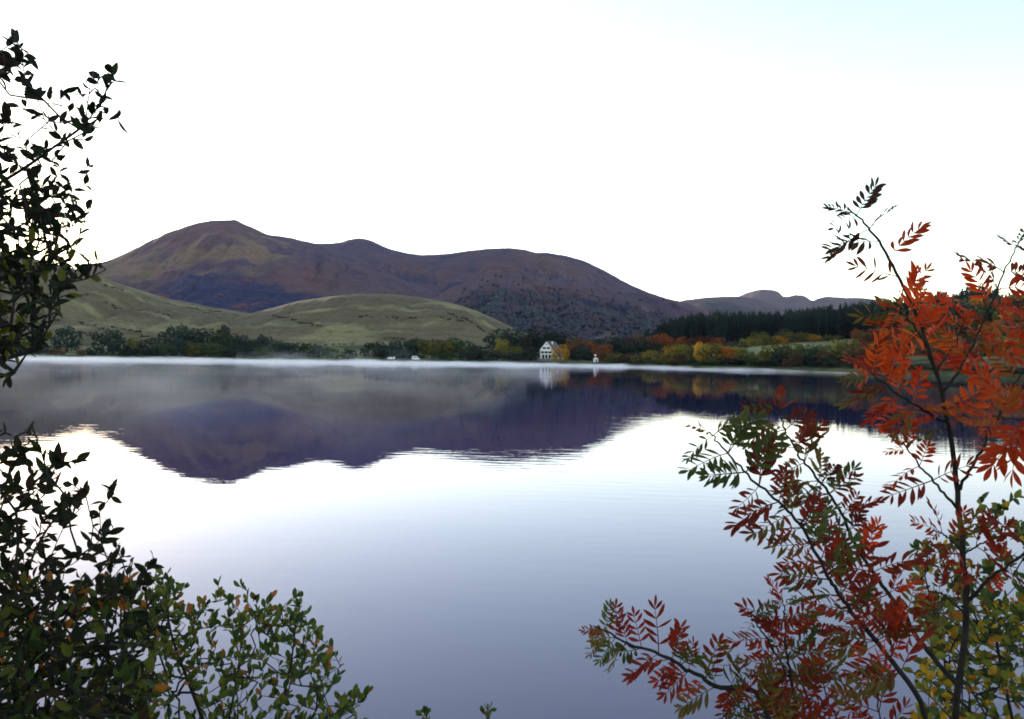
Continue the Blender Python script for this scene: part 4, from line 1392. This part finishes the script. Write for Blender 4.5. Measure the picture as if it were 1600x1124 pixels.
D = 1.75
rb = base_at(0.95, 1.78)
A_ = lambda *ps: [at(x, y, d) for x, y, d in ps]
stems = [
    (np.array([rb] + A_((1478, 1700, 1.78), (1488, 1300, 1.76), (1493, 1124, D), (1510, 960, D), (1504, 850, D), (1491, 720, D), (1472, 620, D), (1442, 520, D), (1408, 440, D), (1372, 376, D), (1349, 346, D), (1326, 326, D))),
     0.0135, 0.0018, 0.80, 0.040, 1, 0.125),
    (A_((1447, 1300, 1.72), (1447, 1124, 1.66), (1394, 1034, 1.66), (1337, 964, 1.64), (1307, 924, 1.64), (1285, 885, 1.63), (1250, 819, 1.62), (1206, 776, 1.62), (1162, 736, 1.6), (1127, 697, 1.6), (1108, 674, 1.6)),
     0.0085, 0.0014, 0.36, 0.046, 3, 0.105),
    (A_((1493, 1069, D), (1438, 1003, 1.8), (1403, 946, 1.82), (1364, 894, 1.84), (1337, 850, 1.84), (1307, 789, 1.84), (1276, 745, 1.84), (1250, 714, 1.84), (1232, 682, 1.84), (1218, 648, 1.84), (1212, 622, 1.84)),
     0.0075, 0.0014, 0.22, 0.050, 3, 0.112),
    (A_((1493, 792, D), (1458, 752, 1.72), (1432, 720, 1.7), (1410, 690, 1.7)), 0.0042, 0.0014, 0.45, 0.045, 2, 0.10),
    (A_((1478, 662, D), (1425, 630, 1.7), (1385, 602, 1.66), (1352, 578, 1.64)), 0.0042, 0.0014, 0.42, 0.042, 3, 0.115),
    (A_((1474, 612, D), (1512, 556, 1.78), (1546, 480, 1.8), (1580, 402, 1.82), (1600, 365, 1.82)), 0.0048, 0.0012, 0.24, 0.055, 2, 0.115),
    (A_((1500, 762, D), (1534, 704, 1.7), (1556, 660, 1.66), (1580, 610, 1.62), (1610, 560, 1.6)), 0.0045, 0.0014, 0.44, 0.046, 2, 0.115),
    (A_((1510, 945, D), (1545, 905, 1.72), (1590, 872, 1.7), (1660, 820, 1.68)), 0.0060, 0.002, 0.2, 0.06, 2, 0.115),
    (A_((1448, 540, D), (1420, 500, 1.7), (1392, 480, 1.68)), 0.0032, 0.0012, 0.3, 0.04, 2, 0.12),
    (A_((1462, 585, D), (1490, 540, 1.8), (1505, 510, 1.82)), 0.0032, 0.0012, 0.4, 0.045, 2, 0.12),
    (A_((1506, 862, D), (1478, 838, 1.72), (1455, 830, 1.7)), 0.0032, 0.0014, 0.4, 0.05, 2, 0.10),
    (A_((1510, 965, D), (1475, 930, 1.72), (1450, 925, 1.7)), 0.0032, 0.0014, 0.4, 0.05, 2, 0.10),
    (A_((1504, 868, D), (1530, 850, 1.76), (1560, 838, 1.76)), 0.0032, 0.0014, 0.4, 0.05, 2, 0.105),
    (A_((1251, 820, 1.62), (1268, 790, 1.66), (1290, 745, 1.7)), 0.0030, 0.0012, 0.5, 0.05, 2, 0.10),
    (A_((1394, 1034, 1.66), (1390, 1000, 1.6), (1378, 970, 1.58)), 0.0030, 0.0012, 0.4, 0.05, 2, 0.105),
    (A_((1660, 700, 1.5), (1620, 660, 1.5), (1580, 655, 1.5), (1550, 650, 1.5)), 0.0035, 0.0012, 0.2, 0.055, 2, 0.115),
]
rowan('tall rowan sapling with one dark upright stem and glowing orange red leaves', rb, stems, 21)
rb2 = base_at(0.62, 1.85)
stems = [
    (np.array([rb2] + A_((1270, 1500, 1.8), (1202, 1124, 1.7), (1119, 1073, 1.68), (1075, 1047, 1.68), (1036, 1025, 1.66), (987, 1007, 1.66), (952, 990, 1.66), (930, 978, 1.66))), 0.010, 0.0014, 0.62, 0.034, 2, 0.098),
    (A_((1262, 1400, 1.8), (1246, 1124, 1.75), (1237, 1069, 1.75), (1228, 1012, 1.75), (1226, 972, 1.75), (1224, 945, 1.75)), 0.0062, 0.0014, 0.48, 0.040, 3, 0.095),
    (A_((1237, 1069, 1.75), (1205, 1010, 1.74), (1182, 974, 1.74), (1168, 957, 1.74)), 0.0036, 0.0012, 0.35, 0.045, 2, 0.085),
    (A_((1262, 1400, 1.8), (1264, 1124, 1.8), (1252, 1062, 1.8), (1263, 1003, 1.8), (1277, 962, 1.8)), 0.0048, 0.0012, 0.62, 0.05, 2, 0.095),
    (A_((1266, 1300, 1.8), (1310, 1150, 1.85), (1290, 1090, 1.85), (1285, 1040, 1.85)), 0.004, 0.0012, 0.45, 0.05, 2, 0.10),
    (A_((1202, 1124, 1.7), (1170, 1110, 1.65), (1140, 1100, 1.62)), 0.0036, 0.0012, 0.2, 0.05, 2, 0.10),
    (A_((1262, 1400, 1.8), (1370, 1200, 1.9), (1372, 1100, 1.9), (1375, 1060, 1.9)), 0.004, 0.0012, 0.45, 0.05, 2, 0.11),
]
rowan('low spreading rowan sapling with mixed green and dark red leaves leaning over the water', rb2, stems, 22)

# grass on the bank
g = np.random.default_rng(77)
V, Fc = [], []
for i in range(4200):
    x, y = g.uniform(-5, 5), g.uniform(-1.5, 7.5)
    z = 0.0
    V.append((x, y)); 
XY = np.array(V); ZG = ground_z(XY[:, 0], XY[:, 1])
V = []
for (x, y), z in zip(XY, ZG):
    a = g.uniform(0, 6.28); L = g.uniform(0.12, 0.38); ln = g.uniform(0.2, 0.6) * L
    dx, dy = math.cos(a), math.sin(a)
    i = len(V)
    V += [(x - dy * .004, y + dx * .004, z - .02), (x + dy * .004, y - dx * .004, z - .02),
          (x + dx * ln * .4 + dy * .003, y + dy * ln * .4 - dx * .003, z + L * .6), (x + dx * ln * .4 - dy * .003, y + dy * ln * .4 + dx * .003, z + L * .6), (x + dx * ln, y + dy * ln, z + L)]
    Fc += [(i, i + 1, i + 2, i + 3), (i + 3, i + 2, i + 4)]
gr_ = link('grass', mesh('grass', V, Fc), MT['near_leaf'])
gr_.color = (0.07, 0.08, 0.02, 1)
gr_['kind'] = 'stuff'
tag(gr_, 'rough grass on the near bank', 'grass')


# ------------------------------------------------------------------ mist on the water and haze in the air
def mist(name, label, a0, a1, q0, q1, top, dens, nscale, lo, hi, zsoft, edge, taper):
    aa = np.radians(np.linspace(a0, a1, 90))
    V = []
    for a in aa:
        dg = np.degrees(a)
        rs = float(shore_r(np.array([dg]))[0])
        tp = float(sstep(a1, a1 - taper, dg)) * 0.96 + 0.04
        for qv in (q1 + (q0 - q1) * tp, q1):
            for z in (0.03, 0.3 + (top - 0.3) * tp):
                V.append(((rs + qv) * math.sin(a), (rs + qv) * math.cos(a), z))
    Fc = []
    for i in range(len(aa) - 1):
        b = i * 4; n = b + 4
        Fc += [(b, b + 2, n + 2, n), (b + 1, n + 1, n + 3, b + 3), (b, n, n + 1, b + 1), (b + 2, b + 3, n + 3, n + 2)]
    e = (len(aa) - 1) * 4
    Fc += [(0, 1, 3, 2), (e, e + 2, e + 3, e + 1)]
    me = mesh(name, V, Fc)
    m, t, bs, out = mat(name + '_air')
    t.nodes.remove(bs)
    k = NT(t)
    ps = k.n('ShaderNodeNewGeometry').outputs['Position']
    sx = k.n('ShaderNodeSeparateXYZ'); k.link(ps, sx.inputs[0])
    nz = k.noise(k.mapping(ps, (nscale, nscale, nscale * 2.5)), 1.0, 4, 0.6, 0.4)
    amount = k.ramp(nz, lo, hi)
    topz = k.math('ADD', zsoft * 0.35, k.math('MULTIPLY', amount, zsoft))
    fall = k.math('MAXIMUM', k.math('SUBTRACT', 1.0, k.math('DIVIDE', sx.outputs[2], topz)), 0.0)
    dn = k.math('MULTIPLY', k.math('MULTIPLY', fall, k.math('ADD', edge, k.math('MULTIPLY', amount, 1 - edge))), dens)
    pv = k.n('ShaderNodeVolumePrincipled')
    pv.inputs['Color'].default_value = (0.97, 0.97, 1.0, 1)
    pv.inputs['Anisotropy'].default_value = 0.45
    k.link(dn, pv.inputs['Density'])
    k.link(pv.outputs[0], out.inputs['Volume'])
    o = link(name, me, m)
    o['kind'] = 'stuff'
    tag(o, label, 'mist')
    return o


mist('mist', 'bright white band of mist lying on the water along the far shore', -38, 24.0, -115, -1.0, 5.0, 0.12, 0.045, 0.38, 0.76, 1.8, 0.15, 26.0)
mist('lake_mist', 'thin drifting mist patches over the lake in front of the grassy hill', -38, 9, -425, -117, 3.6, 0.0095, 0.035, 0.44, 0.70, 3.2, 0.02, 12.0)
mist('mist_wisps', 'faint wisps of mist rising from the white band in front of the meadow', -19, -2.5, -70, -3, 9.0, 0.016, 0.07, 0.46, 0.74, 7.5, 0.0, 6.0)
cy.volume_step_rate = 0.5
cy.volume_max_steps = 128

hz = boxes('haze', [(-9000, 9000, -8900, 9000, -4.0, 900.0)])
m_, t_, b_, o_ = mat('haze_air')
t_.nodes.remove(b_)
pv = t_.nodes.new('ShaderNodeVolumePrincipled')
pv.inputs['Color'].default_value = (0.66, 0.70, 1.0, 1)
pv.inputs['Density'].default_value = 1.6e-5
t_.links.new(pv.outputs[0], o_.inputs['Volume'])
ho = link('haze', hz, m_)
ho['kind'] = 'stuff'
tag(ho, 'thin bluish haze filling the air over the lake and mountains', 'haze')
